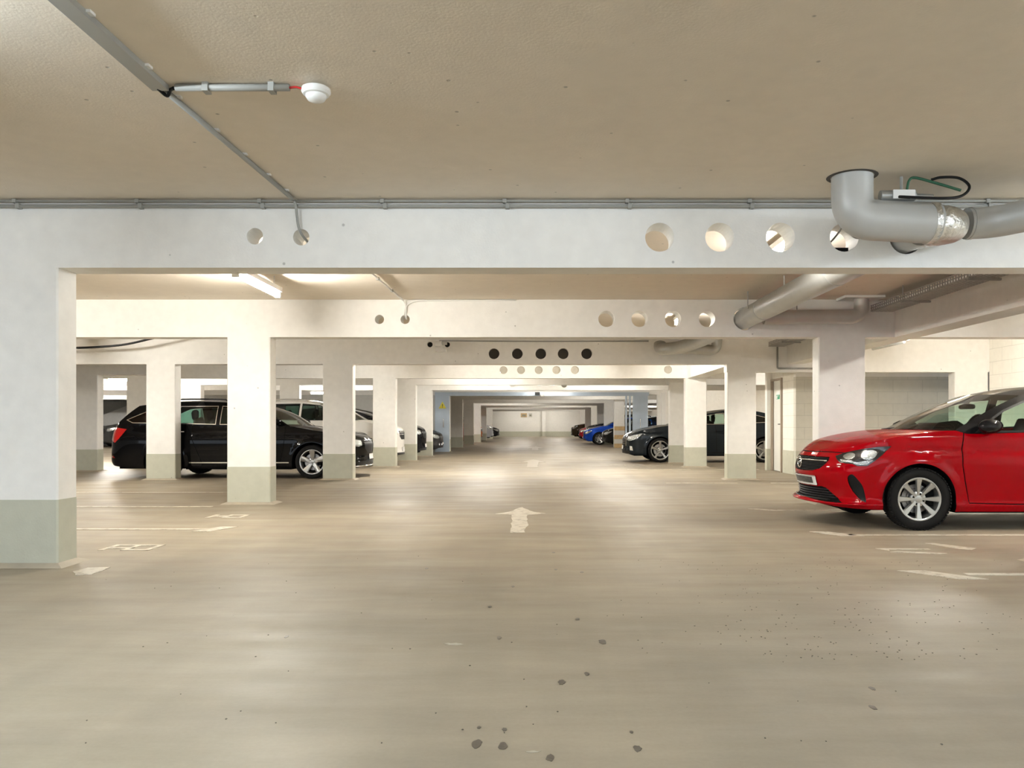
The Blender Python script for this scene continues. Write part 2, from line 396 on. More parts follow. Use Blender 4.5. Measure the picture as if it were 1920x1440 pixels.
column(*LX, 23.2, 'fifth column on the left, bright white, right beside the nose of the white car')
column(*LX, 26.7, 'sixth column on the left, cream, just before the gate leaf with the yellow triangle')
column(-7.51, -6.95, 15.3, 'outer left column in front of the rear door of the black estate car')
column(-7.51, -6.95, 19.9, 'outer left column hidden behind the bright second column')
column(-7.51, -6.95, 23.2, 'outer left column rising behind the white car roof')
column(-10.56, -9.98, 18.1, 'dark shaded column at far left behind the big edge column', top=2.19)
column(-10.25, -9.66, 19.9, 'bright cream column at far left above the tail of the black estate car')
column(-10.4, -9.8, 23.2, 'pale column seen over the roof rails of the black estate car')
column(3.80, 4.38, 5.92, 'column on the right just outside the frame beside the nearest crossbeam')
column(3.71, 4.33, 10.6, 'wide pale column on the right, behind the nose of the red car')
column(3.61, 4.16, 15.3, 'third right column, standing between the dark grey saloon and the red car', top=2.065)
column(3.65, 4.18, 19.9, 'right column in front of the front door of the dark grey saloon')
column(3.58, 4.10, 21.85, 'right column right behind the front wheel of the dark grey saloon')
column(7.96, 8.60, 15.3, 'bright pier at the right end of the store room recess', top=2.065)
column(.30, .62, 72.6, 'slim half column against the far end wall', dep=.35, top=H-.01, stripe=.46)
ol = ['first left column behind the gate, bright', 'shaded left column next to the dark red car', 'bright left column beside the white far car', 'slim bright left column, third from the end', 'left column, second from the far end', 'last left column before the end wall']
orr = ['right column with the yellow and wooden striped boards leaning on it', 'grey right column behind the black covered car', 'right column just behind the blue car', 'right column above the blue car roof line', 'right column, second from the far end', 'last right column before the end wall']
for y, l in zip((31.25, 36.4, 42.6, 47.7, 53., 60.), ol):
    column(-4.0, -3.46, y, l)
for y, l in zip((37.0, 42.6, 47.7, 53., 60., 67.), orr):
    column(3.48, 3.98, y, l)
# rounded parking dent on the foot of the edge column
k = MB()
k.lathe([(0, -.0), (.02, -.004), (.045, -.003), (.06, 0)], (-.22, -.1275, .31), 'Y', 20)
k.build('scuff_mark', pmat('scuff', (.33, .32, .26), .6, var=.2, vscale=20), c1)

# ramp at the far left
r = MB()
P = [(-25.7, 0), (-18.6, 0), (-18.6, 2.40), (-20.2, 2.40), (-25.7, .25)]
n = len(P)
r.add([(x, 41., z) for x, z in P]+[(x, 41.2, z) for x, z in P], [tuple(range(n)), tuple(range(2*n-1, n-1, -1))]+[((i+1) % n, i, n+i, n+(i+1) % n) for i in range(n)])
tag(r.build('ramp_parapet', M['white']), 'white sloping parapet wall of the ramp at far left', 'parapet')
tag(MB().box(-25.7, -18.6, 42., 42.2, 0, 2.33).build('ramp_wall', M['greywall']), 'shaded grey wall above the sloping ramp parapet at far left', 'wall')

# ---- fire gate -------------------------------------------------------
t = thing('fire_gate', 'open blue-grey fire gate with header and two leaves across the driveway', 'gate', (0, 30.5, 0))
MB().box(-3.95, 4.2, -.08, .08, 2.16, 2.30).build('header', M['gate'], t)
for x0, x1, hx in ((-3.95, -3.40, -3.62), (3.58, 4.16, 3.86)):
    lf = MB().box(x0, x1, -.06, .06, .03, 2.16, ch=.008).build('gate_leaf', M['gate'], t)
    MB().tube([(hx, -.06, .95), (hx, -.11, .97), (hx, -.11, 1.28), (hx, -.06, 1.30)], .014, 8).build('handle', M['chrome'], lf)
for x in (3.30, 3.44): MB().box(x, x+.07, -.05, .05, 0.005, 2.16).build('gate_post', M['gate'], t)
MB().box(4.70, 4.84, .02, .12, 0.005, 2.28).build('gate_frame', M['pvcw'], t)
s = thing('warning_sign', 'small yellow warning triangle on the left gate leaf', 'sign', (-3.66, 30.43, 1.78))
g = MB(); g.add([(-.14, 0, -.1), (.14, 0, -.1), (0, 0, .16), (-.14, -.01, -.1), (.14, -.01, -.1), (0, -.01, .16)], [(3, 4, 5), (2, 1, 0), (0, 1, 4, 3), (1, 2, 5, 4), (2, 0, 3, 5)]); g.build('sign_plate', M['yellow'], s)
g = MB(); g.box(-.012, .012, -.014, -.011, -.03, .07); g.box(-.012, .012, -.014, -.011, -.07, -.045); g.build('exclamation_mark', M['black'], s)
t = thing('dome_camera', 'small black camera with white base under the gate header', 'camera', (0.0, 30.3, 2.16))
g = MB(); g.box(-.14, .05, -.12, .1, .03, .13); g.build('housing', M['black'], t)
g = MB(); g.lathe([(0, -.03), (.06, -.02), (.09, .03), (.09, .05)], (.12, 0, 0)); g.build('dome', M['pvcw'], t, smooth=True)

# boards leaning at the right column behind the gate
t = thing('barrier_board', 'stack of yellow and wooden striped boards stacked against the right column behind the gate', 'board', (3.73, 36.92, 0))
for k in range(5):
    MB().box(-.24, .24, -.04, .02, 0.002+k*.2, .002+k*.2+.19).build('plank', M['wood'] if k % 2 == 0 else M['greywall'], t)
for x, w_, l in ((-1.35, .55, 'yellow-grey poster high on the far end wall'), (-.75, .3, 'small grey notice beside the poster on the far end wall')):
    t = thing('wall_notice', l, 'sign', (x, 72.96, 1.95))
    MB().box(-w_/2, w_/2, -.01, .01, -.18, .18).build('sheet', M['wood'] if w_ > .4 else M['greywall'], t)
    MB().box(-w_*.32, w_*.3, -.014, -.01, -.1, .06).build('printed_area', pmat('notice_ink', (.2, .2, .15), .5), t)

# ---- floor markings --------------------------------------------------
def flat(name, polys, label, cat='floor marking', m='line', parent=None, z=.004, group=None):
    k = MB()
    for P in polys:
        a = sum(P[i][0]*P[(i+1) % len(P)][1]-P[(i+1) % len(P)][0]*P[i][1] for i in range(len(P)))
        if a < 0: P = P[::-1]
        k.prism(P, .0006, z)
    o = k.build(name, M[m], parent)
    if parent is None: tag(o, label, cat, group)
    return o
def rect(x0, x1, y0, y1): return [(x0, y0), (x1, y0), (x1, y1), (x0, y1)]
def wob(P, a=.012, step=.12):
    out = []
    for i in range(len(P)):
        p = Vector(P[i]); q = Vector(P[(i+1) % len(P)]); n = max(1, int((q-p).length/step))
        for k in range(n):
            r = p.lerp(q, k/n); out.append((r.x+random.uniform(-a, a), r.y+random.uniform(-a, a)))
    return out
LW = .1
flat('bay_line', [rect(-6.9, -3.30, 8.02, 8.10), [(-3.42, 7.88), (-3.24, 7.88), (-3.10, 8.25), (-3.28, 8.25)]], 'white parking bay line with a hooked end left of the driveway, before the second column')
flat('bay_line', [rect(-9.5, -4.2, 10.25, 10.33)], 'thin white bay line running into the foot of the second left column')
flat('bay_line', [rect(-10.5, -4.3, 12.42, 12.5)], 'third white bay line on the left, in front of the black estate car')
flat('bay_line', [wob([(-3.33, 5.73), (-3.31, 5.88), (-3.147, 5.90), (-3.13, 5.73), (-3.139, 5.60), (-3.232, 5.58)], .012, .06)], 'worn white corner mark at the foot of the big left edge column')
# number 53 painted for reading from the bay (faint)
def seg(ch, cx, cy, w, h, t, flip):
    S = {'3': [(0, 2, 1, 2), (1, 2, 1, 0), (0, 0, 1, 0), (0, 1, 1, 1)], '5': [(1, 2, 0, 2), (0, 2, 0, 1), (0, 1, 1, 1), (1, 1, 1, 0), (1, 0, 0, 0)],
         '4': [(0, 2, 0, 1), (0, 1, 1, 1), (1, 2, 1, 0)], '1': [(.6, 2, .6, 0)], '2': [(0, 2, 1, 2), (1, 2, 1, 1), (1, 1, 0, 1), (0, 1, 0, 0), (0, 0, 1, 0)]}
    out = []
    for a, b_, c, d_ in S[ch]:
        # letter x -> world y, letter up -> world x (read from the bay)
        p = Vector(((b_/2-.5)*h, (a-.5)*w)); q = Vector(((d_/2-.5)*h, (c-.5)*w))
        if flip: p = -p; q = -q
        p += Vector((cx, cy)); q += Vector((cx, cy)); dd = (q-p).normalized(); n = Vector((-dd.y, dd.x))*t/2; e = dd*t/2
        out.append([tuple(p-e-n), tuple(q+e-n), tuple(q+e+n), tuple(p-e+n)])
    return out
def number(txt, cx, cy, label, flip, w=.10, h=.34, t=.048):
    P = []
    n = len(txt)
    for i, ch in enumerate(txt):
        off = (i-(n-1)/2)*.165*(-1 if flip else 1)
        P += seg(ch, cx, cy+off, w, h, t, flip)
    # squares overlap at corners, so every stroke keeps its own height
    k = MB()
    for i, p in enumerate(P):
        a = sum(p[j][0]*p[(j+1) % 4][1]-p[(j+1) % 4][0]*p[j][1] for j in range(4))
        k.prism(p if a > 0 else p[::-1], .0006, .004+i*.00002)
    return tag(k.build('bay_number', M['line']), label, 'floor marking')
number('53', -3.48, 6.85, 'white bay number on the floor beside the big left edge column', False, h=.38)
number('52', -3.57, 9.2, 'white bay number on the floor near the foot of the second left column', False, h=.36)
flat('bay_line', [rect(2.95, 8.6, 7.60, 7.67), [(2.66, 7.86), (2.84, 7.86), (3.08, 7.56), (2.86, 7.56)]], 'white bay line with slanted end just in front of the red car wheel')
flat('bay_line', [rect(3.0, 8.6, 5.585, 5.655), [(2.58, 5.76), (2.78, 5.76), (3.06, 5.44), (2.86, 5.44)]], 'white bay line with slanted end at the lower right edge')
flat('bay_line', [rect(2.95, 3.7, 9.83, 9.89), [(2.62, 10.02), (2.76, 10.02), (3.0, 9.80), (2.86, 9.80)]], 'short white line end in the shade left of the red car bumper')
flat('bay_line', [rect(2.3, 3.6, 14.42, 14.5), rect(4.2, 8.0, 14.42, 14.5)], 'white bay line at the foot of the third right column')
flat('bay_line', [rect(2.1, 3.6, 18.9, 18.98), rect(4.2, 5.2, 18.9, 18.98)], 'white bay line before the nose of the dark grey saloon')
flat('bay_line', [rect(1.85, 3.5, 20.9, 20.98)], 'thin white bay line just ahead of the dark grey saloon wheel')
flat('bay_number', [[(2.86, 6.80), (3.30, 6.78), (3.30, 6.73), (2.95, 6.74), (2.93, 6.68)], [(2.90, 6.60), (3.26, 6.50), (3.34, 6.54), (2.98, 6.64)]], 'white angular bay digit in front of the red car, left of the slanted stroke')
flat('bay_number', [[(3.42, 7.10), (3.50, 7.10), (3.72, 6.80), (3.64, 6.72), (3.56, 6.78)]], 'faint slanted digit stroke in front of the red car wheel')
A = [(-.218, 10.23), (-.064, 9.66), (.082, 9.49), (-.063, 9.38), (-.137, 9.30), (-.117, 8.38), (-.140, 7.80), (-.286, 7.80), (-.285, 8.38), (-.304, 9.30), (-.348, 9.42), (-.515, 9.40), (-.354, 9.66)]
flat('direction_arrow', [wob(A, .012, .12)], 'worn white arrow painted in the middle of the driveway', m='line')
flat('direction_arrow', [wob([(-.3, 19.8), (-.02, 19.8), (-.02, 22.6), (.2, 22.6), (-.15, 24.4), (-.5, 22.6), (-.3, 22.6)], .02, .3)], 'second, very faint arrow further down the driveway', m='pale')
flat('direction_arrow', [wob([(-.3, 33), (-.02, 33), (-.02, 36), (.25, 36), (-.15, 39), (-.55, 36), (-.3, 36)], .02, .4)], 'third arrow, a pale fleck near the gate line of the driveway', m='pale')

def blob(cx, cy, rx, ry, n=14, j=.22):
    return [(cx+rx*(1+random.uniform(-j, j))*math.cos(2*PI*k/n), cy+ry*(1+random.uniform(-j, j))*math.sin(2*PI*k/n)) for k in range(n)]
def fl(px, py, f=1500.):
    y = f*1.05/(py-797); return ((px-1010)*y/f, y)
for px, py, r in ((893, 1395, 10), (943, 1399, 9), (1031, 1421, 8), (1053, 1279, 7), (1195, 1404, 8), (1130, 1203, 7), (936, 1196, 4.5), (1083, 1161, 4.5), (1100, 1264, 4.5), (1184, 1373, 3.5), (946, 1368, 4.5),
                  (898, 1364, 3.5), (919, 1138, 3.5), (1091, 1073, 3.5), (1635, 1291, 5), (1637, 1327, 6), (962, 1100, 3), (1042, 1068, 3), (537, 1194, 3.5), (1038, 1036, 3), (800, 1066, 3)):
    x, y = fl(px, py); rr = r*y/1500
    flat('oil_spot', [blob(x, y, rr, rr*1.55*min(1.6, y/2.6+.2))], '', m='stain', parent=floor, z=.0016)
for px, py, r in ((1000, 1410, 12), (850, 1208, 16), (150, 1146, 4)):
    x, y = fl(px, py); rr = r*y/1500
    flat('pale_scrape', [blob(x, y, rr, rr*.5, j=.5)], '', m='pale', parent=floor, z=.0012)
# fine grit lying on the floor at the right
k = MB()
for i in range(300):
    px = random.gauss(1560, 190) if i < 230 else random.uniform(150, 1900); py = random.uniform(1045, 1240) if i < 230 else random.uniform(1040, 1400)
    if px > 1915 or px < 5: continue
    x, y = fl(px, py); r_ = random.uniform(.0018, .0045)
    k.prism([(x+r_*math.cos(a+i)*random.uniform(.7, 1.2), y+r_*math.sin(a+i)*1.3) for a in (0, 1.2, 2.4, 3.6, 4.9)], .0045, .0065)
tag(k.build('grit', pmat('grit', (.10, .085, .065), .8)), 'fine dark grit scattered over the floor before the red car and across the lane', 'grit', kind='stuff')
# ------------------------------------------------------------------ cars
def pchip(pts):
    """monotone cubic through (x, y) points"""
    pts = sorted(pts); x = np.array([p[0] for p in pts], float); y = np.array([p[1] for p in pts], float)
    h = np.diff(x); dl = np.diff(y)/h; n = len(x); m = np.zeros(n)
    if n > 2:
        for i in range(1, n-1):
            if dl[i-1]*dl[i] > 0:
                w1 = 2*h[i]+h[i-1]; w2 = h[i]+2*h[i-1]; m[i] = (w1+w2)/(w1/dl[i-1]+w2/dl[i])
    m[0] = dl[0]; m[-1] = dl[-1]
    def f(q):
        q = np.clip(np.asarray(q, float), x[0], x[-1]); i = np.clip(np.searchsorted(x, q)-1, 0, n-2)
        t = (q-x[i])/h[i]
        return (2*t**3-3*t**2+1)*y[i]+(t**3-2*t**2+t)*h[i]*m[i]+(3*t**2-2*t**3)*y[i+1]+(t**3-t**2)*h[i]*m[i+1]
    return f
def sstep(a, b, v):
    t = np.clip((v-a)/(b-a), 0, 1); return t*t*(3-2*t)
def inside(poly, P):
    P = np.asarray(P); r = np.zeros(len(P), bool); n = len(poly); j = n-1
    for i in range(n):
        xi, yi = poly[i]; xj, yj = poly[j]
        c = ((yi > P[:, 1]) != (yj > P[:, 1]))
        with np.errstate(divide='ignore', invalid='ignore'):
            xx = (xj-xi)*(P[:, 1]-yi)/((yj-yi) if yj != yi else 1e-12)+xi
        r ^= c & (P[:, 0] < xx); j = i
    return r
def dens(poly, h):
    out = []
    for i in range(len(poly)):
        p = np.array(poly[i], float); q = np.array(poly[(i+1) % len(poly)], float); n = max(1, int(math.ceil(np.linalg.norm(q-p)/h)))
        for k in range(n): out.append(tuple(p+(q-p)*k/n))
    return out
def strip(line, w):
    """thin closed polygon around an open polyline"""
    L = [Vector(p) for p in line]; a = []; b = []
    for i, p in enumerate(L):
        d = (L[min(i+1, len(L)-1)]-L[max(i-1, 0)]).normalized(); n = Vector((-d.y, d.x))*w/2
        a.append(tuple(p+n)); b.append(tuple(p-n))
    return a+b[::-1]
def spline2(pts, n=8, closed=False):
    P = [Vector((*p, 0)) for p in pts]
    if closed:
        m = len(P); out = []
        for i in range(m):
            p0, p1, p2, p3 = P[i-1], P[i], P[(i+1) % m], P[(i+2) % m]
            for k in range(n):
                t = k/n; q = .5*((2*p1)+(p2-p0)*t+(2*p0-5*p1+4*p2-p3)*t*t+(3*p1-p0-3*p2+p3)*t**3); out.append((q.x, q.y))
        return out
    return [(q.x, q.y) for q in catmull(P, n)]

class Geo:
    def __init__(g, sp):
        g.sp = sp
        pts = sp['outline']
        P = [(pts[1][0], -pts[1][1])]+list(pts)+[(pts[-2][0], -pts[-2][1])]
        P = [np.array(p, float) for p in P]; out = []
        for i in range(1, len(P)-2):
            for k in range(24):
                t = k/24; p0, p1, p2, p3 = P[i-1], P[i], P[i+1], P[i+2]
                # centripetal-ish: plain cubic with clamped tangents by chord
                c1 = np.linalg.norm(p2-p1); m1 = (p2-p0)/(np.linalg.norm(p2-p1)+np.linalg.norm(p1-p0))*c1; m2 = (p3-p1)/(np.linalg.norm(p3-p2)+np.linalg.norm(p2-p1))*c1
                out.append((2*t**3-3*t**2+1)*p1+(t**3-2*t**2+t)*m1+(3*t**2-2*t**3)*p2+(t**3-t**2)*m2)
        out.append(P[-2]); A = np.array(out)
        s = np.concatenate([[0], np.cumsum(np.linalg.norm(np.diff(A, axis=0), axis=1))])
        n = 600; g.S = np.linspace(0, s[-1], n); g.X = np.interp(g.S, s, A[:, 0]); g.Y = np.interp(g.S, s, A[:, 1]); g.L = s[-1]
        ker = np.ones(9)/9
        tx = np.gradient(g.X, g.S); ty = np.gradient(g.Y, g.S)
        tx = np.convolve(np.pad(tx, 4, 'edge'), ker, 'valid'); ty = np.convolve(np.pad(ty, 4, 'edge'), ker, 'valid')
        l = np.hypot(tx, ty); g.NX = ty/l; g.NY = -tx/l
        g.NX[0] = 1; g.NY[0] = 0; g.NX[-1] = -1; g.NY[-1] = 0
        g.top_ = pchip(sp['top']); g.bot_ = pchip(sp['bot'])
        g.df = pchip(sp['dfront']); g.dsd = pchip(sp['dside']); g.dr = pchip(sp['drear'])
        g.sf = (g.s_of(sp['xf'][0]), g.s_of(sp['xf'][1])); g.sr = (g.s_of(sp['xr'][0]), g.s_of(sp['xr'][1]))
        g.arches = sp['arches']
    def s_of(g, x): return float(np.interp(-x, -g.X, g.S))
    def cx(g, s): return np.interp(s, g.S, g.X)
    def top(g, s): return g.top_(g.cx(s))
    def bot(g, s): return g.bot_(g.cx(s))
    def d(g, s, z):
        wf = 1-sstep(g.sf[0], g.sf[1], s); wr = sstep(g.sr[0], g.sr[1], s)
        v = wf*g.df(z)+wr*g.dr(z)+(1-wf-wr)*g.dsd(z)
        for (ax, az, R) in g.arches:
            rr = np.hypot(g.cx(s)-ax, z-az)
            v = v-.016*(1-sstep(R+.01, R+.10, rr))*(1-wf)*(1-wr)
        return v
    def P(g, s, z):
        s = np.abs(np.asarray(s, float)); z = np.asarray(z, float)
        sc = np.clip(s, 0, g.L); tp = g.top(sc); h = np.maximum(z-tp, 0)
        k1, k2 = g.sp['lean']; wr = sstep(g.sr[0], g.sr[1], sc); 
        dd = g.d(sc, np.minimum(z, tp))+k1*h+k2*h*h
        x = np.interp(sc, g.S, g.X)-np.interp(sc, g.S, g.NX)*dd; y = np.interp(sc, g.S, g.Y)-np.interp(sc, g.S, g.NY)*dd
        return np.stack([x, y, z+0*x], -1)
    def N(g, s, z):
        e = .004; s0 = np.maximum(s-e, 0); s1 = np.minimum(s+e, g.L)
        # keep the difference on one side of the shoulder line
        a = g.P(s1, z)-g.P(s0, z); tp = g.top(np.clip(s, 0, g.L)); up = z > tp+1e-6
        z0 = np.where(up, np.maximum(z-e, tp), z-e); z1 = np.where(up, z+e, np.minimum(z+e, np.maximum(tp, z)))
        z1 = np.where(z1-z0 < 1e-5, z0+e, z1)
        b = g.P(s, z1)-g.P(s, z0); n = np.cross(a, b); l = np.linalg.norm(n, axis=-1, keepdims=True); n = n/np.maximum(l, 1e-9)
        n[np.abs(s) < 1e-6, 1] = 0
        return n

def cdt(region, polys, h, grid=True):
    V = []; E = []; 
    def addp(poly):
        b = len(V); n = len(poly)
        V.extend(Vector(p) for p in poly); E.extend((b+i, b+(i+1) % n) for i in range(n))
    addp(dens(region, h))
    for p in polys: addp(dens(p, h))
    R = np.array(region); x0, y0 = R.min(0); x1, y1 = R.max(0)
    if grid:
        gx, gy = np.meshgrid(np.arange(x0+h/2, x1, h), np.arange(y0+h/2, y1, h)); G = np.stack([gx.ravel(), gy.ravel()], 1)
        G[:, 0] += np.random.RandomState(1).uniform(-.12, .12, len(G))*h; G[:, 1] += np.random.RandomState(2).uniform(-.12, .12, len(G))*h
        G = G[inside(region, G)]
        # keep grid points off the constraint edges
        B = np.array([tuple(v) for v in V])
        keep = np.ones(len(G), bool)
        for i in range(0, len(G), 500):
            dd = ((G[i:i+500, None, :]-B[None])**2).sum(-1).min(1); keep[i:i+500] = dd > (h*.35)**2
        V.extend(Vector(p) for p in G[keep])
    vo, eo, fo = delaunay_2d_cdt(V, E, [], 0, 1e-7)[:3]
    vo = np.array([tuple(v) for v in vo]); fo = [tuple(f) for f in fo if len(f) == 3]
    C = np.array([vo[list(f)].mean(0) for f in fo])
    k = inside(region, C)
    return vo, [f for f, q in zip(fo, k) if q], C[k]

def surf(g, name, vo, faces, mat, parent, sides, inset=0., two=None):
    """mesh of the chosen triangles on the car surface; sides: (1,), (-1,) or both"""
    used = sorted({i for f in faces for i in f}); ix = {i: k for k, i in enumerate(used)}
    if not used: return None
    q = vo[used]; P = g.P(q[:, 0], q[:, 1]); Nn = g.N(q[:, 0], q[:, 1])
    if inset: P = P-Nn*inset
    V = []; F = []; NN = []
    for sd in sides:
        b = len(V)
        V += [(p[0], p[1]*sd, p[2]) for p in P]; NN += [(n[0], n[1]*sd, n[2]) for n in Nn]
        for f in faces:
            t = [ix[i]+b for i in f]; F.append(tuple(t) if sd > 0 else tuple(t[::-1]))
    me = bpy.data.meshes.new(name); me.from_pydata(V, [], F); me.update()
    me.shade_smooth(); me.normals_split_custom_set_from_vertices(NN)
    return link(name, me, mat, parent)

def coons(name, C0, C1, D0, D1, mat, parent, bump=None, nu=None):
    """patch from four boundary curves (arrays nx3); C0/C1 run over w, D0/D1 over t"""
    def rs(c, n):
        c = np.array(c, float); l = np.concatenate([[0], np.cumsum(np.linalg.norm(np.diff(c, axis=0), axis=1))]); q = np.linspace(0, l[-1], n)
        return np.stack([np.interp(q, l, c[:, k]) for k in range(3)], 1)
    nw, nt = 33, nu or 21
    C0, C1 = rs(C0, nw), rs(C1, nw); D0, D1 = rs(D0, nt), rs(D1, nt)
    t = np.linspace(0, 1, nt)[:, None, None]; a = np.linspace(0, 1, nw)[None, :, None]
    S = (1-t)*C0[None]+t*C1[None]+(1-a)*D0[:, None]+a*D1[:, None]-((1-t)*(1-a)*C0[0]+(1-t)*a*C0[-1]+t*(1-a)*C1[0]+t*a*C1[-1])
    if bump:
        T = t[..., 0]; W = 2*a[..., 0]-1; S[..., 2] += bump(T, W)
    V = S.reshape(-1, 3); F = []
    for i in range(nt-1):
        for j in range(nw-1):
            k = i*nw+j; F.append((k, k+1, k+nw+1, k+nw))
    me = bpy.data.meshes.new(name); me.from_pydata([tuple(v) for v in V], [], F); me.update(); me.shade_smooth()
    o = link(name, me, mat, parent)
    # make sure the patch faces up
    if sum(p.normal.z for p in me.polygons) < 0: me.flip_normals()
    return o

_wheels = {}
def wheel(parent, cx, cy, cz, R, W, rr, nsp, sw, side, style='wide', det=True, alloy='alloy'):
    key = (R, W, rr, nsp, sw, style, det, alloy)
    if key not in _wheels:
        n = 56 if det else 28
        T = MB()
        h = R-rr
        T.lathe([(rr-.004, W*.36), (rr+.006, W*.41), (rr+h*.25, W*.485), (rr+h*.55, W*.5), (R-.028, W*.475), (R-.010, W*.44), (R-.001, W*.38), (R, 0), (R-.001, -W*.38), (R-.012, -W*.45), (rr+h*.5, -W*.5), (rr, -W*.36)], axis='Y', n=n)
        tm = T.build('wheel', M['rubber'], None, smooth=True)
        tme = tm.data; bpy.data.objects.remove(tm)
        if det:
            k = MB(); k.v = [tuple(v.co) for v in tme.vertices]; k.f = [tuple(p.vertices) for p in tme.polygons]; k.mi = [0]*len(k.f)
            for i in range(58):
                a = 2*PI*i/58
                for yy, dy, ex in ((W*.415, .016, .35), (W*.18, .02, -.3), (-W*.18, .02, .3), (-W*.415, .016, -.35)):
                    aa = a+ex*.03; c = Vector(((R-.001)*math.cos(aa), yy, (R-.001)*math.sin(aa)))
                    rd = Vector((math.cos(aa), 0, math.sin(aa))); tn = Vector((-math.sin(aa), ex*.8, math.cos(aa))).normalized()
                    k.obox(c-rd*.002, rd*.0055, Vector((0, dy, 0)), tn*.0115)
            tm = k.build('wheel', M['rubber'], None, auto=True); tme = tm.data; bpy.data.objects.remove(tm)
        A = MB()
        A.lathe([(rr+.002, W*.37), (rr+.004, W*.40), (rr-.004, W*.405), (rr-.016, W*.38), (rr-.020, W*.30), (rr-.03, W*.1), (rr-.035, -W*.35)], axis='Y', n=n)
        r0, r1 = .042, rr-.012
        for i in range(nsp):
            a = PI/2+2*PI*i/nsp; rd = Vector((math.cos(a), 0, math.sin(a))); tn = Vector((-math.sin(a), 0, math.cos(a)))
            w0, w1 = sw
            ys = [(.0, W*.26, w0*1.0), (.25, W*.285, w0), (.6, W*.325, w0+(w1-w0)*.5), (1., W*.375, w1)]
            vs = []; fs = []
            for t, y, w_ in ys:
                c = rd*(r0+(r1-r0)*t)
                for off, yy in ((-w_/2, y-.006), (-w_*.36, y+.004), (w_*.36, y+.004), (w_/2, y-.006), (w_*.42, y-.035), (-w_*.42, y-.035)):
                    vs.append(c+tn*off+Vector((0, yy, 0)))
            for j in range(len(ys)-1):
                for k_ in range(6):
                    p = j*6+k_; q = j*6+(k_+1) % 6; fs.append((p, q, q+6, p+6))
            fs.append((5, 4, 3, 2, 1, 0)); A.add(vs, fs)
        A.lathe([(.078, W*.14), (.076, W*.255), (.062, W*.275), (.034, W*.27), (.033, W*.30), (.026, W*.312), (0, W*.314)], axis='Y', n=32)
        A.cur = 1
        nb = 5 if nsp == 5 else 4
        for i in range(nb):
            a = PI/2+.35+2*PI*i/nb
            A.lathe([(.0105, W*.26), (.0105, W*.284), (0, W*.285)], c=(.053*math.cos(a), 0, .053*math.sin(a)), axis='Y', n=12)
        am = A.build('rim', [M[alloy], M['dark']], None, auto=True); ame = am.data; bpy.data.objects.remove(am)
        Bk = MB()
        Bk.lathe([(0, W*.02), (.10, W*.02), (.105, -W*.02), (rr*.68, -W*.02), (rr*.68, -W*.08)], axis='Y', n=32)
        Bk.cur = 1; Bk.box(-.16, -.09, -W*.1, W*.12, -.07, .08)
        Bk.lathe([(0, -W*.2), (rr-.03, -W*.2)], axis='Y', n=24)
        bm_ = Bk.build('brake_disc', [M['steel'], M['dark']], None, auto=True); bme = bm_.data; bpy.data.objects.remove(bm_)
        _wheels[key] = (tme, ame, bme)
    tme, ame, bme = _wheels[key]
    o = bpy.data.objects.new('wheel', tme); COL.objects.link(o); o.parent = parent; o.location = (cx, cy, cz)
    if side < 0: o.rotation_euler = (0, 0, PI)
    for nm, me in (('rim', ame), ('brake_disc', bme)):
        q = bpy.data.objects.new(nm, me); COL.objects.link(q); q.parent = o
    return o

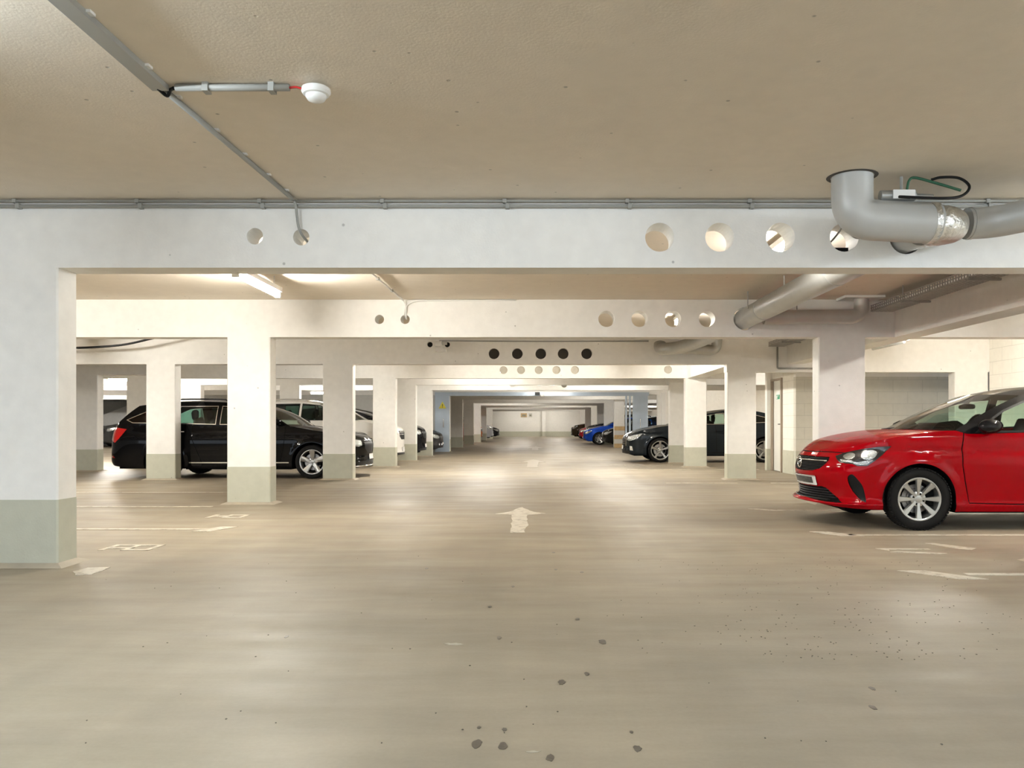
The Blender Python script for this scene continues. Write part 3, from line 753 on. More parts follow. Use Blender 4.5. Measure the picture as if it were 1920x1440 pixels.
def car(sp, loc, rz, label, group=None):
    g = Geo(sp); h = sp.get('h', .045); root = thing('car', label, 'car', loc, rz, group)
    body = sp['paint']; S = g.s_of
    cX = lambda poly: [(S(x), z) for x, z in poly]
    # ---- lower shell
    ss = np.linspace(0, g.L, 260)
    region = [(s, float(g.bot(s))) for s in ss]+[(s, float(g.top(s))) for s in ss[::-1]]
    reg = []
    for p in region:
        if not reg or (abs(reg[-1][0]-p[0])+abs(reg[-1][1]-p[1])) > 1e-5: reg.append(p)
    arch = []
    for ax, az, R in sp['arches']:
        P = [(ax+R*math.cos(a), az+R*math.sin(a)) for a in np.linspace(0, PI, 40)]
        P = [(ax+R, -.1)]+P+[(ax-R, -.1)]
        arch.append([(S(x), z) for x, z in P])
    feats = sp.get('feats', [])   # (name, poly in s/z, material, 'pair'|'whole', inset, parent name)
    lines = [('shut', p) for p in sp.get('shut', [])]
    vo, fo, C = cdt(reg, arch+[f[1] for f in feats]+[strip(p, .010) for _, p in lines], h)
    lab = np.full(len(fo), -1)
    for k, (_, p) in enumerate(lines): lab[inside(strip(p, .010), C)] = 1000+k
    for k in range(len(feats)-1, -1, -1): lab[inside(feats[k][1], C)] = k
    for p in arch: lab[inside(p, C)] = -9
    objs = {}
    bo = surf(g, 'body_shell', vo, [f for f, l in zip(fo, lab) if l == -1], body, root, (1, -1))
    for k in range(len(lines)):
        dk = [f for f, l in zip(fo, lab) if l == 1000+k]
        for sd in (1, -1):
            if dk: surf(g, 'panel_gap', vo, dk, M['dark'], bo, (sd,), inset=.004)
    for k, f in enumerate(feats):
        sel = [q for q, l in zip(fo, lab) if l == k]
        if not sel: continue
        for sd in ([(1, -1)] if f[3] == 'whole' else [(1,), (-1,)]):
            if f[3] == 'near': sd = (sp['near'],)
            o = surf(g, f[0], vo, sel, M[f[2]] if isinstance(f[2], str) else f[2], root, sd, inset=f[4])
            objs.setdefault(f[0], []).append(o)
            if f[3] == 'near': break
    # ---- hood
    xa, xc = sp['hood']; sA = S(xa); sC = S(xc)
    zt = lambda s: float(g.top(s))
    fr = [g.P(s, zt(s)) for s in np.linspace(0, sA, 24)]
    C0 = [p*[1, -1, 1] for p in fr[::-1]]+[p for p in fr[1:]]
    yc = g.P(sC, zt(sC)); xcen, zcen = sp['cowl']
    C1 = [(yc[0]+(xcen-yc[0])*(1-w*w), yc[1]*w, yc[2]+(zcen-yc[2])*(1-w*w)) for w in np.linspace(-1, 1, 33)]
    Dp = [g.P(s, zt(s)) for s in np.linspace(sA, sC, 30)]
    Dn = [p*[1, -1, 1] for p in Dp]
    hb = sp.get('hoodbump', .03)
    coons('hood', C0, C1, Dn, Dp, body, root, bump=lambda T, W: hb*np.sin(PI*T)**.8*(1-W*W)**.8)
    # ---- greenhouse
    Al, Rl, Cl = sp['A'], sp['roof'], sp['C']      # (x,z) polylines: base->top, front->rear, top->base
    As = spline2(Al, 6); Rs = spline2(Rl, 6); Cs = spline2(Cl, 6)
    As[0] = (xc, zt(sC)); sD = S(Cl[-1][0]); Cs[-1] = (Cl[-1][0], zt(sD))
    tl = [(g.cx(s), zt(s)) for s in np.linspace(sD, sC, 60)]
    loop = As+Rs[1:]+Cs[1:]+tl[1:-1]
    reg2 = [(S(x), z) for x, z in loop]
    win = sp['windows']                            # (poly x/z, material)
    tw = sp.get('trimw', .022)
    wps = [[(S(x), z) for x, z in w[0]] for w in win]
    def grow(poly, d):
        n = len(poly); A_ = sum(poly[i][0]*poly[(i+1) % n][1]-poly[(i+1) % n][0]*poly[i][1] for i in range(n)); sg = 1 if A_ > 0 else -1
        out = []
        for i in range(n):
            p = Vector(poly[i]); a_ = (p-Vector(poly[i-1])).normalized(); b_ = (Vector(poly[(i+1) % n])-p).normalized()
            n1 = Vector((a_.y, -a_.x)); n2 = Vector((b_.y, -b_.x)); m_ = n1+n2
            m_ = m_/max(.4, m_.length_squared)*2 if m_.length > .1 else n1
            out.append(tuple(p+m_*d*sg))
        return out
    gps = [grow(p, tw) for p in wps]
    vo, fo, C = cdt(reg2, wps+gps, h)
    lab = np.full(len(fo), -1)
    for p in gps: lab[inside(p, C)] = 500
    for k, p in enumerate(wps): lab[inside(p, C)] = k
    surf(g, 'pillars', vo, [f for f, l in zip(fo, lab) if l == -1], sp.get('pillarmat', body), root, (1, -1))
    tr = [f for f, l in zip(fo, lab) if l == 500]
    for sd in (1, -1):
        if tr: surf(g, 'window_trim', vo, tr, M[sp.get('trim', 'black')], root, (sd,), inset=-.002)
    for k, w in enumerate(win):
        sel = [f for f, l in zip(fo, lab) if l == k]
        for sd in (1, -1): surf(g, 'side_window', vo, sel, M[w[1]], root, (sd,), inset=.004)
    GP = lambda x, z: g.P(S(x), z)
    Ap = [GP(x, z) for x, z in As]; Rp = [GP(x, z) for x, z in Rs]; Cp = [GP(x, z) for x, z in Cs]
    m_ = lambda L_: [p*[1, -1, 1] for p in L_]
    def edge(p, dx, dz): return [(p[0]+dx*(1-w*w), p[1]*w, p[2]+dz*(1-w*w)) for w in np.linspace(-1, 1, 33)]
    rf = edge(Rp[0], sp['wsbow'][0], sp['wsbow'][1]); rr_ = edge(Rp[-1], sp['rrbow'][0], sp['rrbow'][1])
    coons('windshield', C1, rf, m_(Ap), Ap, M['glass'], root, bump=lambda T, W: .012*np.sin(PI*T)*(1-W*W))
    coons('roof', rf, rr_, m_(Rp), Rp, sp.get('roofmat', body), root, bump=lambda T, W: .022*np.sin(PI*T)*(1-W*W))
    sE = np.linspace(sD, g.L, 24); rb = [g.P(s, zt(s)) for s in sE]
    C3 = [p*[1, -1, 1] for p in rb]+[p for p in rb[::-1][1:]]
    coons('rear_window', rr_, C3, m_(Cp), Cp, M[sp.get('rearglass', 'privacy')], root)
    # ---- wheels, liners, floor
    W = sp['W']; ye = sp['ye']; ls = sp['lr']
    for i, (ax, az, R) in enumerate(sp['arches']):
        for sd in (1, -1):
            wheel(root, ax, sd*(ye-W/2), sp['R'], sp['R'], W, sp['rr'], sp['nsp'], sp['sw'], sd, det=sp.get('det', False), alloy=sp.get('alloy', 'alloy'))
            k = MB(); ang = np.linspace(-.25, PI+.25, 30); y0, y1 = sd*(ye-.012), sd*(ye-.34); R2 = R+.004
            vs = [(ax+R2*math.cos(a), y, az+R2*math.sin(a)) for y in (y0, y1) for a in ang]; n = len(ang)
            k.add(vs, [(i_, i_+1, i_+1+n, i_+n) for i_ in range(n-1)]+[tuple(range(n, 2*n))])
            k.build('wheel_arch_liner', M['dark'], root)
    xs = sp['outline'][0][0]; xe = sp['outline'][-1][0]
    k = MB(); R0 = sp['arches'][0][2]; yw = ye-.33; zb = sp['zb']
    k.box(xe+.25, xs-.28, -yw, yw, zb, zb+.2)
    (a1, _, Ra), (a2, _, Rb) = sp['arches']
    k.box(a2+Rb+.03, a1-Ra-.03, -(ye-.07), ye-.07, zb, zb+.2)
    k.build('underbody', M['dark'], root)
    # ---- cabin
    zc = lambda x: float(g.top_(x))-.05
    k = MB(); x1 = sp['A'][0][0]-.10; x0 = sp['C'][-1][0]+.25; yw2 = ye-.20
    k.box(x0, x1+.35, -yw2, yw2, zc(-1)-.25, zc(x1)-.06)
    k.build('cabin_trim', M['seat'], root)
    if sp.get('seats', True):
        sz = sp['seatz']
        for sx in sp['seatx']:
            for sy in (.37, -.37):
                q = MB()
                q.tube([(sx, sy, zc(-1)-.2), (sx-.05, sy, sz-.32), (sx-.13, sy, sz-.10)], [.20, .21, .15], 12)
                for v_i in range(len(q.v)): 
                    v = q.v[v_i]; q.v[v_i] = (sx-.06+(v[0]-sx+.06)*.55, v[1], v[2])
                b0 = len(q.v)
                q.tube([(sx-.13, sy, sz-.12), (sx-.15, sy, sz-.06), (sx-.17, sy, sz+.05), (sx-.18, sy, sz+.09)], [.05, .11, .12, .07], 12)
                for v_i in range(b0, len(q.v)):
                    v = q.v[v_i]; q.v[v_i] = (sx-.16+(v[0]-sx+.16)*.5, v[1], v[2])
                q.build('seat', M['seat'], root, smooth=True)
    # ---- mirrors
    if 'mirror' in sp:
        mx, mz, ml, mh = sp['mirror']
        for sd in (1, -1):
            yb = float(GP(mx, mz)[1])
            k = MB()
            pr = [(-.5, .0, .30), (-.42, -.0, .75), (-.2, 0, .95), (.1, 0, 1.), (.38, 0, .8), (.5, 0, .35)]
            k.tube([(mx+.01+ml*a_*.35, sd*(yb+.02+ (i_/5)*ml*.85), mz+mh*.04*math.sin(i_)) for i_, (a_, _, r_) in enumerate(pr)], [mh*.5*r_ for _, _, r_ in pr], 14)
            for i_, v_ in enumerate(k.v): k.v[i_] = (mx-.02+(v_[0]-mx)*1.6, v_[1], v_[2])
            o = k.build('side_mirror', M['black'] if sp.get('blackmirror') else body, root, smooth=True)
            if sp.get('blackmirror'): o.data.materials[0] = M['glossblack']
            k = MB(); k.tube([(mx+.02, sd*(yb-.03), mz-mh*.42), (mx+.01, sd*(yb+.12), mz-mh*.30)], .022, 8); k.build('mirror_arm', M['black'], o)
    for hx, hz in sp.get('handles', []):
        for sd in (1, -1):
            p = g.P(S(hx), hz); k = MB()
            pts = [(hx+.09, p[1]-.0), (hx+.075, p[1]+.028), (hx-.075, p[1]+.028), (hx-.09, p[1]-.0)]
            k.tube([(x_, sd*y_, hz) for x_, y_ in pts], .013, 8); k.build('door_handle', M[sp.get('handlemat', 'chrome')] if sp.get('handlemat') != 'body' else body, root, smooth=True)
    if sp.get('rails'):
        for sd in (1, -1):
            pts = [GP(x, z) for x, z in Rs[4:-3]]
            path = [(pts[0][0], sd*(pts[0][1]-.05), pts[0][2]+.01)]+[(p[0], sd*(p[1]-.05), p[2]+.055) for p in pts[1:-1]]+[(pts[-1][0], sd*(pts[-1][1]-.05), pts[-1][2]+.01)]
            MB().tube(path, .016, 8).build('roof_rail', M[sp['rails']], root, smooth=True)
    return root, g, objs
M['glossblack'] = paint('gloss_black', (.008, .008, .009), rough=.1)
# ---- the red hatchback -------------------------------------------------
M['redpaint'] = paint('red_car_paint', (.30, .0, .003), metal=.0, rough=.3)
RED = dict(
    outline=[(.905, 0), (.882, .22), (.815, .46), (.715, .65), (.57, .775), (.38, .842), (.10, .868), (-.5, .875), (-1.4, .88), (-2.2, .875), (-2.7, .83), (-3.02, .70), (-3.14, .45), (-3.17, 0)],
    top=[(.905, .775), (.86, .79), (.78, .80), (.66, .825), (.5, .87), (.4, .895), (.14, .945), (-.11, .978), (-.36, .995), (-.5, .962), (-1.0, .972), (-1.6, 1.0), (-2.3, 1.03), (-3.17, 1.03)],
    bot=[(.905, .245), (.8, .225), (.6, .205), (.36, .20), (-.36, .185), (-2.2, .185), (-2.9, .2), (-3.17, .26)],
    dfront=[(.18, .03), (.24, -.012), (.27, .0), (.30, .045), (.40, .035), (.48, .012), (.56, .0), (.62, .006), (.70, .03), (.775, .09), (.82, .12), (.9, .14)],
    dside=[(.18, .045), (.25, .012), (.29, .022), (.5, .008), (.68, .0), (.77, .012), (.80, .026), (.84, .024), (.92, .03), (1.0, .05)],
    drear=[(.18, .08), (.4, .0), (.7, .03), (1.03, .12)],
    xf=(.80, .30), xr=(-2.6, -3.1), lean=(.30, .42),
    arches=[(0, .31, .358), (-2.538, .31, .358)],
    hood=(.72, -.36), cowl=(-.20, 1.0), hoodbump=.028,
    A=[(-.36, .995), (-.75, 1.20), (-1.10, 1.352)], roof=[(-1.10, 1.352), (-1.5, 1.418), (-2.0, 1.428), (-2.75, 1.37)], C=[(-2.75, 1.37), (-3.0, 1.15), (-3.1, 1.03)],
    windows=[([(-.62, .992), (-.72, 1.075), (-.90, 1.185), (-1.12, 1.275), (-1.35, 1.325), (-1.55, 1.34), (-1.55, 1.015), (-1.0, .996)], 'glass'),
             ([(-1.66, 1.34), (-2.15, 1.335), (-2.38, 1.25), (-2.45, 1.06), (-1.66, 1.02)], 'glass')],
    pillarmat=M['glossblack'], roofmat=M['glossblack'], trimw=.02,
    wsbow=(.13, .03), rrbow=(-.08, .02),
    R=.3105, W=.195, rr=.213, nsp=8, sw=(.034, .068), ye=.878, lr=.3, zb=.17, det=True, paint=M['redpaint'],
    seatx=(-1.28, -2.1), seatz=1.17, mirror=(-.66, 1.035, .22, .15), blackmirror=True, near=1, h=.03, handles=[(-1.35, .86)], handlemat='body')
HL = [(1.191, .839), (1.062, .832), (.908, .808), (.706, .768), (.595, .730), (.632, .698), (.675, .666), (.816, .655), (.866, .636), (.958, .641), (1.025, .69), (1.099, .752)]
def sub(poly, pts): return pts
RED['feats'] = [
    ('lamp_reflector', [(.665, .702), (.70, .675), (.81, .668), (.868, .646), (.95, .652), (1.02, .702), (.95, .695), (.86, .672), (.80, .692)], 'lampglass', 'pair', -.001),
    ('lamp_reflector', spline2([(.70, .725), (.76, .70), (.82, .715), (.83, .755), (.77, .77), (.71, .752)], 5, True), 'lampglass', 'pair', -.001),
    ('lamp_reflector', spline2([(.90, .72), (.97, .70), (1.03, .73), (1.05, .78), (.99, .80), (.91, .775)], 5, True), 'lampglass', 'pair', -.001),
    ('headlight', HL, 'darklamp', 'pair', -.003),
    ('grille', [(0, .719), (.516, .718), (.522, .682), (.479, .640), (.411, .595), (.282, .566), (.147, .560), (0, .560)], 'dark', 'whole', .012),
    ('number_plate', [(0, .412), (.335, .412), (.335, .514), (0, .514)], 'plate', 'whole', -.008),
    ('lower_grille', [(0, .398), (.313, .399), (.393, .406), (.467, .394), (.589, .321), (.724, .252), (.63, .252), (.424, .258), (.166, .272), (0, .28)], 'dark', 'whole', .012),
    ('bumper_vent', spline2([(.798, .55), (.83, .540), (.866, .499), (.905, .448), (.93, .373), (.945, .285), (.93, .277), (.884, .300), (.81, .379), (.773, .454), (.767, .52)], 4, True), 'black', 'pair', .01),
    ('tail_light', [(3.75, .74), (3.95, .70), (4.3, .72), (4.3, .9), (3.95, .92), (3.70, .90)], 'redlamp', 'pair', -.003),
]
RED['shut'] = [[(1.918, .985), (1.888, .815), (1.886, .65), (1.915, .48), (1.96, .272), (2.4, .262), (3.1, .262)],
               [(2.98, .99), (3.02, .6), (2.96, .30)], [(0, .762), (.3, .768), (.52, .768), (.70, .764), (.80, .775)]]
red, gR, oR = car(RED, (3.795, 7.95+.878, 0), PI, 'bright red hatchback with black roof and alloy wheel parked at the right edge')
# reflectors belong to their headlight
for sd in (0, 1):
    for k in (0, 1, 2): 
        r_ = oR['lamp_reflector'][k*2+sd]; r_.parent = oR['headlight'][sd]; r_.name = 'lamp_reflector'
def onsurf(g, pts, off, sgn=1): 
    out = []
    for s, z in pts:
        p = g.P(s, z); n = g.N(np.array([s]), np.array([z]))[0] if s > 1e-4 else np.array([1., 0, 0])
        p = p+n*off; out.append((p[0], p[1]*sgn, p[2]))
    return out
def across(g, s1, z, off, n=14, zf=None):
    a = np.linspace(s1, 0.0, n)
    L_ = onsurf(g, [(s, zf(s) if zf else z) for s in a[:-1]], off, -1); R_ = onsurf(g, [(s, zf(s) if zf else z) for s in a[:-1]], off, 1)
    c = g.P(0., zf(0) if zf else z)
    return L_+[(c[0]+off, 0, c[2])]+R_[::-1]
gr = oR['grille'][0]
MB().tube(across(gR, .50, .676, .002), .008, 6).build('chrome_bar', M['chrome'], gr, smooth=True)
c = gR.P(0., .65)
k = MB(); n_ = 28
k.tube([(c[0]+.022, .058*math.cos(2*PI*i/n_), .648+.058*math.sin(2*PI*i/n_)) for i in range(n_+1)], .0065, 8)
k.tube([(c[0]+.022, .10*-.5, .644), (c[0]+.022, .008, .640), (c[0]+.022, -.008, .658), (c[0]+.022, .05, .654)], .006, 6)
k.build('badge', M['chrome'], gr, smooth=True)
k = MB()
for zi in range(9):
    z = .575+zi*.0165
    if abs(z-.676) < .012: continue
    for si in range(-24, 25):
        s = abs(si)*.0205+(zi % 2)*.010
        if s > .50 or (z < .60 and s > .36) or (z < .64 and s > .45) or s < .005: continue
        p = onsurf(gR, [(s, z)], -.006, 1 if si > 0 else -1)[0]; k.obox(p, (.002, 0, .0), (0, .0055, 0), (0, 0, .0028))
k.build('grille_mesh', pmat('grille_mesh_grey', (.05, .05, .05), .4), gr)['kind'] = 'stuff'
k = MB()
for z, s1 in ((.375, .50), (.35, .53), (.325, .575), (.30, .62), (.277, .55)): k.tube(across(gR, s1, z, -.001), .006, 6)
lg_ = oR['lower_grille'][0]; k.build('grille_slats', pmat('slat_black', (.006, .006, .007), .3), lg_, smooth=True)
pl_ = oR['number_plate'][0]
k = MB()
for z in (.414, .512): k.tube(across(gR, .335, z, .010), .005, 6)
k.build('plate_frame', M['chrome'], pl_)
k = MB()
sv = np.linspace(.27, 0, 8); lo = onsurf(gR, [(x, .433) for x in sv], .0105, -1)+onsurf(gR, [(x, .433) for x in sv[::-1][1:]], .0105); hi = onsurf(gR, [(x, .498) for x in sv], .0105, -1)+onsurf(gR, [(x, .498) for x in sv[::-1][1:]], .0105)
nn = len(lo); k.add(lo+hi, [(i, i+1, nn+i+1, nn+i) for i in range(nn-1)])
k.build('blurred_number', pmat('blurred_ink', (.055, .06, .055), .4, var=.7, vscale=30), pl_)
# front lip
MB().tube(across(gR, .95, 0, .004, n=20, zf=lambda s: .243+.01*abs(s-.5)), .012, 8).build('front_lip', M['redpaint'], red, smooth=True)
# dashboard hump, steering wheel, inside mirror, wipers
k = MB(); k.tube([(-.62, -.62, .93), (-.58, -.3, .97), (-.58, .1, .97), (-.60, .38, 1.00), (-.62, .62, .94)], [.07, .11, .11, .10, .07], 12); k.build('dashboard', M['seat'], red, smooth=True)
k = MB(); n_ = 24
k.tube([(-.80-.06*math.sin(2*PI*i/n_), .37+.18*math.cos(2*PI*i/n_), .985+.17*math.sin(2*PI*i/n_)) for i in range(n_+1)], .014, 8); k.build('steering_wheel', M['black'], red, smooth=True)
k = MB(); k.tube([(-.93, -.13, 1.25), (-.92, 0, 1.26), (-.93, .13, 1.25)], [.025, .036, .025], 10); k.tube([(-.92, 0, 1.26), (-.99, 0, 1.36)], .012, 6); k.build('inside_mirror', M['black'], red, smooth=True)
k = MB(); k.tube([(-.27, -.1, 1.005), (-.34, .35, 1.03), (-.45, .66, 1.02)], .010, 6); k.tube([(-.25, -.6, 1.0), (-.28, -.2, 1.025), (-.33, .1, 1.05)], .010, 6); k.build('wiper', M['black'], red)

# ---- parametric saloons, estates and SUVs -------------------------------
def mk(pt, fo=.9, wb=2.7, ro=.95, w=1.82, hn=.72, hm=.90, hc=1.0, hb=1.0, hr=1.45, A=None, Rf=None, Cc=None, wins=None, xc=-.40, xcen=-.22, R=.325, rr=.225, nsp=5, sw=(.05, .085), ra=None, h=.06, zl=.24, **kw):
    hw = w/2; ra = ra or R+.045; e = -wb-ro
    d = dict(outline=[(fo, 0), (fo-.02, .26*hw), (fo-.07, .52*hw), (fo-.16, .75*hw), (fo-.30, .89*hw), (fo-.50, .96*hw), (0, .985*hw), (-wb/2, hw), (-wb, .99*hw), (-wb-ro*.45, .955*hw), (-wb-ro*.8, .84*hw), (-wb-ro*.96, .55*hw), (e, 0)],
             top=[(fo, hn), (fo-.10, hn+.035), (fo-.3, hn+.10), (.15, hm), (xc, hc), (xc-.18, hb), (-wb*.6, hb+.015), (-wb, hb+.04), (e, hb+.02)],
             bot=[(fo, zl), (fo-.3, zl-.03), (ra, zl-.04), (-ra, zl-.04), (-wb, zl-.04), (e+.2, zl), (e, zl+.06)],
             dfront=[(.2, .02), (.30, .0), (.42, .02), (hn-.12, .01), (hn, .07), (hn+.1, .12), (hn+.3, .2)],
             dside=[(.18, .05), (.26, .02), (.32, .018), (.5, .006), (hb*.68, 0), (hb*.78, .006), (hb*.82, .022), (hb, .045)],
             drear=[(.2, .06), (.35, 0), (.7, .01), (hb-.1, .05), (hb+.1, .14)],
             xf=(fo-.1, fo-.55), xr=(-wb-ro*.4, e+.06), lean=(.28, .35), arches=[(0, R, ra), (-wb, R, ra)],
             hood=(fo-.20, xc), cowl=(xcen, hc+.02), hoodbump=.03, A=A or [(xc, hc), (xc-.45, hc+.24), (xc-.95, hr-.08)],
             roof=Rf or [(xc-.95, hr-.08), (xc-1.4, hr-.02), (-wb*.85, hr-.02), (e+.75, hr-.07)], C=Cc or [(e+.75, hr-.07), (e+.35, hb+.2), (e+.12, hb+.03)],
             windows=wins or [([(xc-.32, hb+.03), (xc-.75, hr-.20), (xc-1.0, hr-.125), (-1.55, hr-.10), (-1.55, hb+.035)], 'glass'), ([(-1.63, hr-.10), (-2.45, hr-.11), (-2.55, hb+.05), (-1.63, hb+.035)], 'privacy')],
             wsbow=(.14, .03), rrbow=(-.07, .02), R=R, W=.215, rr=rr, nsp=nsp, sw=sw, ye=hw-.005, lr=.3, zb=.18, paint=pt, h=h, seatx=(xc-.95, -wb+.55), seatz=hb+.18,
             mirror=(xc-.28, hb+.08, .22, .15), near=1)
    g_ = Geo(d); L_ = g_.L; sn = hw*.92
    d['feats'] = kw.pop('feats', None) or [
        ('headlight', [(sn*.62, hn-.14), (sn*.80, hn-.16), (sn*1.02, hn-.12), (sn*1.22, hn-.02), (sn*1.30, hn+.05), (sn*1.1, hn+.02), (sn*.8, hn-.02), (sn*.62, hn-.04)], 'lampglass', 'pair', -.003),
        ('grille', [(0, hn-.05), (sn*.50, hn-.05), (sn*.46, hn-.20), (sn*.30, hn-.28), (0, hn-.28)], 'black', 'whole', .01),
        ('number_plate', [(0, .36), (.18, .36), (.18, .47), (0, .47)], 'plate', 'whole', -.012),
        ('lower_grille', [(0, .33), (sn*.75, .33), (sn*.85, .24), (0, .24)], 'black', 'whole', .01),
        ('tail_light', [(L_-sn*1.15, hb-.27), (L_-sn*.75, hb-.24), (L_-sn*.75, hb-.08), (L_-sn*1.25, hb-.06)], 'redlamp', 'pair', -.003)]
    S = g_.s_of
    d['shut'] = [[(S(xc-.1), hb-.02), (S(xc-.13), .6), (S(xc-.22), .28)], [(S(-1.55), hb), (S(-1.58), .30)], [(S(-2.45), hb), (S(-2.2), .45), (S(-2.15), .3)], [(S(xc-.22), .28), (S(-2.15), .28)]]
    d.update(kw); return d
def chrome_bar(g, o, s1, z, r=.008, m='chrome', off=.012):
    MB().tube(across(g, s1, z, off), r, 6).build('chrome_bar', M[m], o, smooth=True)

# black estate car
M['blackpaint'] = paint('black_car_paint', (.003, .003, .0035), rough=.15)
BK = mk(M['blackpaint'], fo=.99, wb=2.90, ro=1.27, w=1.86, hn=.78, hm=.93, hc=1.02, hb=1.035, hr=1.515, xc=-.42, xcen=-.28, R=.328, rr=.240, sw=(.075, .115), h=.045, ra=.385,
        A=[(-.42, 1.02), (-.85, 1.27), (-1.40, 1.455)], Rf=[(-1.40, 1.455), (-1.9, 1.505), (-2.9, 1.50), (-3.50, 1.43)], Cc=[(-3.50, 1.43), (-3.80, 1.20), (-4.02, 1.06)],
        wins=[([(-.62, 1.065), (-.72, 1.15), (-1.15, 1.335), (-1.5, 1.40), (-1.80, 1.415), (-1.80, 1.07)], 'glass'), ([(-1.90, 1.415), (-2.62, 1.41), (-2.72, 1.09), (-1.90, 1.07)], 'privacy'),
              ([(-2.84, 1.405), (-3.10, 1.385), (-3.68, 1.15), (-3.55, 1.10), (-2.84, 1.09)], 'privacy')],
        trim='chrome', trimw=.013, rails='blacksat', handles=[(-1.55, .90), (-2.58, .92)], seatz=1.26, near=-1)
M['blacksat'] = pmat('satin_black_rail', (.02, .02, .02), .3)
Lb = Geo(BK).L; SB = Geo(BK).s_of
BK['feats'] = [f for f in BK['feats'] if f[0] != 'tail_light']+[
    ('tail_light', [(Lb-.96, .78), (Lb-.86, .70), (Lb-.62, .76), (Lb-.55, .99), (Lb-.75, 1.01), (Lb-1.12, .97), (Lb-1.06, .90)], 'redlamp', 'pair', -.003),
    ('bumper_reflector', [(Lb-.86, .40), (Lb-.60, .41), (Lb-.60, .445), (Lb-.80, .44)], 'redlamp', 'pair', -.003),
    ('bumper_trim', [(SB(-.45), .305), (SB(-2.4), .305), (SB(-2.4), .325), (SB(-.45), .325)], 'chrome', 'pair', -.002)]
bk, gB, oB = car(BK, (-4.436, 15.62+.93, 0), 0, 'black estate car with roof rails parked behind the left columns')
for z in (.74,): chrome_bar(gB, oB['grille'][0], .42, .735)
MB().tube(across(gB, .95, .235, .006), .012, 6).build('front_lip', M['chrome'], bk, smooth=True)
MB().tube([(-2.95, 0, 1.52), (-3.15, 0, 1.70)], [.008, .004], 6).build('antenna', M['black'], bk)
# white SUV
M['whitepaint'] = paint('white_car_paint', (.80, .79, .76), rough=.25)
WH = mk(M['whitepaint'], fo=.90, wb=2.68, ro=.93, w=1.84, hn=.95, hm=1.10, hc=1.17, hb=1.15, hr=1.68, xc=-.25, xcen=-.10, R=.345, rr=.235, ra=.42, h=.06, zl=.27,
        wins=[([(-.62, 1.19), (-.85, 1.38), (-1.15, 1.54), (-1.60, 1.585), (-1.60, 1.19)], 'glass'), ([(-1.70, 1.585), (-2.5, 1.57), (-2.6, 1.21), (-1.70, 1.19)], 'privacy')], rails='chrome', seatz=1.36, near=-1)
wh, gW, oW = car(WH, (-4.5, 20.52+.92, 0), 0, 'white sport utility car behind the black estate car on the left')
for z in (.86, .80): chrome_bar(gW, oW['grille'][0], .40, z)
# dark grey saloon
M['greypaint'] = paint('dark_grey_car_paint', (.016, .021, .026), metal=.2, rough=.22)
AU = mk(M['greypaint'], fo=.98, wb=2.92, ro=1.08, w=1.88, hn=.76, hm=.97, hc=1.04, hb=1.04, hr=1.47, xc=-.48, xcen=-.30, R=.345, rr=.262, sw=(.045, .075), h=.05, ra=.385,
        Rf=[(-1.43, 1.39), (-2.0, 1.46), (-2.7, 1.44), (-3.2, 1.33)], A=[(-.48, 1.04), (-.95, 1.25), (-1.43, 1.39)], Cc=[(-3.2, 1.33), (-3.6, 1.17), (-3.85, 1.09)],
        wins=[([(-.80, 1.075), (-.92, 1.15), (-1.25, 1.29), (-1.6, 1.365), (-1.80, 1.38), (-1.80, 1.08)], 'glass'), ([(-1.90, 1.385), (-2.5, 1.37), (-3.0, 1.25), (-3.05, 1.14), (-1.90, 1.08)], 'glass')],
        trim='chrome', trimw=.012, handles=[(-1.66, .885), (-2.6, .90)], handlemat='body', seatz=1.24)
au, gA, oA = car(AU, (3.405, 22.36+.94, 0), PI, 'dark grey saloon with five-spoke wheels parked behind the right columns')
k = MB(); 
for s_ in (.46,): k.tube(onsurf(gA, [(s_, .46), (s_+.02, .60), (s_-.02, .71)], .008)+[], .010, 6)
k.build('grille_surround', M['chrome'], oA['grille'][0])
k = MB()
for z in (.52, .57, .62, .67): k.tube(across(gA, .40, z, -.002), .005, 6)
k.build('grille_slats', M['chrome'], oA['grille'][0])
k = MB(); k.poly(onsurf(gA, [(.72, .34), (.84, .33), (.80, .45), (.70, .46)], .012)); k.build('fog_trim', M['alloy'], au)
# cars further back
def far_car(col, X, Y, rz, label, mat=None, **kw):
    pt = paint('car_paint', col, metal=kw.pop('metal', 0), rough=.25)
    sp = mk(pt, h=.12, **kw); return car(sp, (X, Y, 0), rz, label)
small = dict(fo=.85, wb=2.6, ro=.8, w=1.78, hr=1.46)
suv = dict(fo=.88, wb=2.66, ro=.9, w=1.82, hn=.92, hm=1.08, hc=1.14, hb=1.12, hr=1.66, R=.345, ra=.41, zl=.27)
far_car((.008, .008, .01), -4.4, 25.1, 0, 'black car whose windows show over the white car bonnet', **dict(suv, hr=1.60))
far_car((.03, .03, .032), -4.3, 29.0, 0, 'dark car with bright headlamp peeking out beside the gate leaf', **small)
far_car((.35, .01, .02), -4.55, 44.6, 0, 'dark red car nosing out between the far left columns', **suv)
far_car((.45, .10, .02), -4.4, 50.2, 0, 'orange-brown car at far left behind the red one', **suv)
far_car((.55, .57, .62), -3.95, 54.4, 0, 'white car sticking out into the lane at far left', **suv)
far_car((.02, .02, .022), -3.9, 62.6, 0, 'small dark car, last on the far left', **small)
far_car((.01, .06, .42), 3.22, 43.2, PI, 'bright blue car parked on the far right side', metal=.3, **small)
far_car((.012, .012, .012), 3.95, 39.6, PI, 'black car between the striped boards and the blue car', **small)
far_car((.01, .01, .012), 3.6, 46.6, PI, 'black car just behind the blue car', **suv)
far_car((.35, .02, .03), 3.6, 55.2, PI, 'dark red car far back on the right', **small)
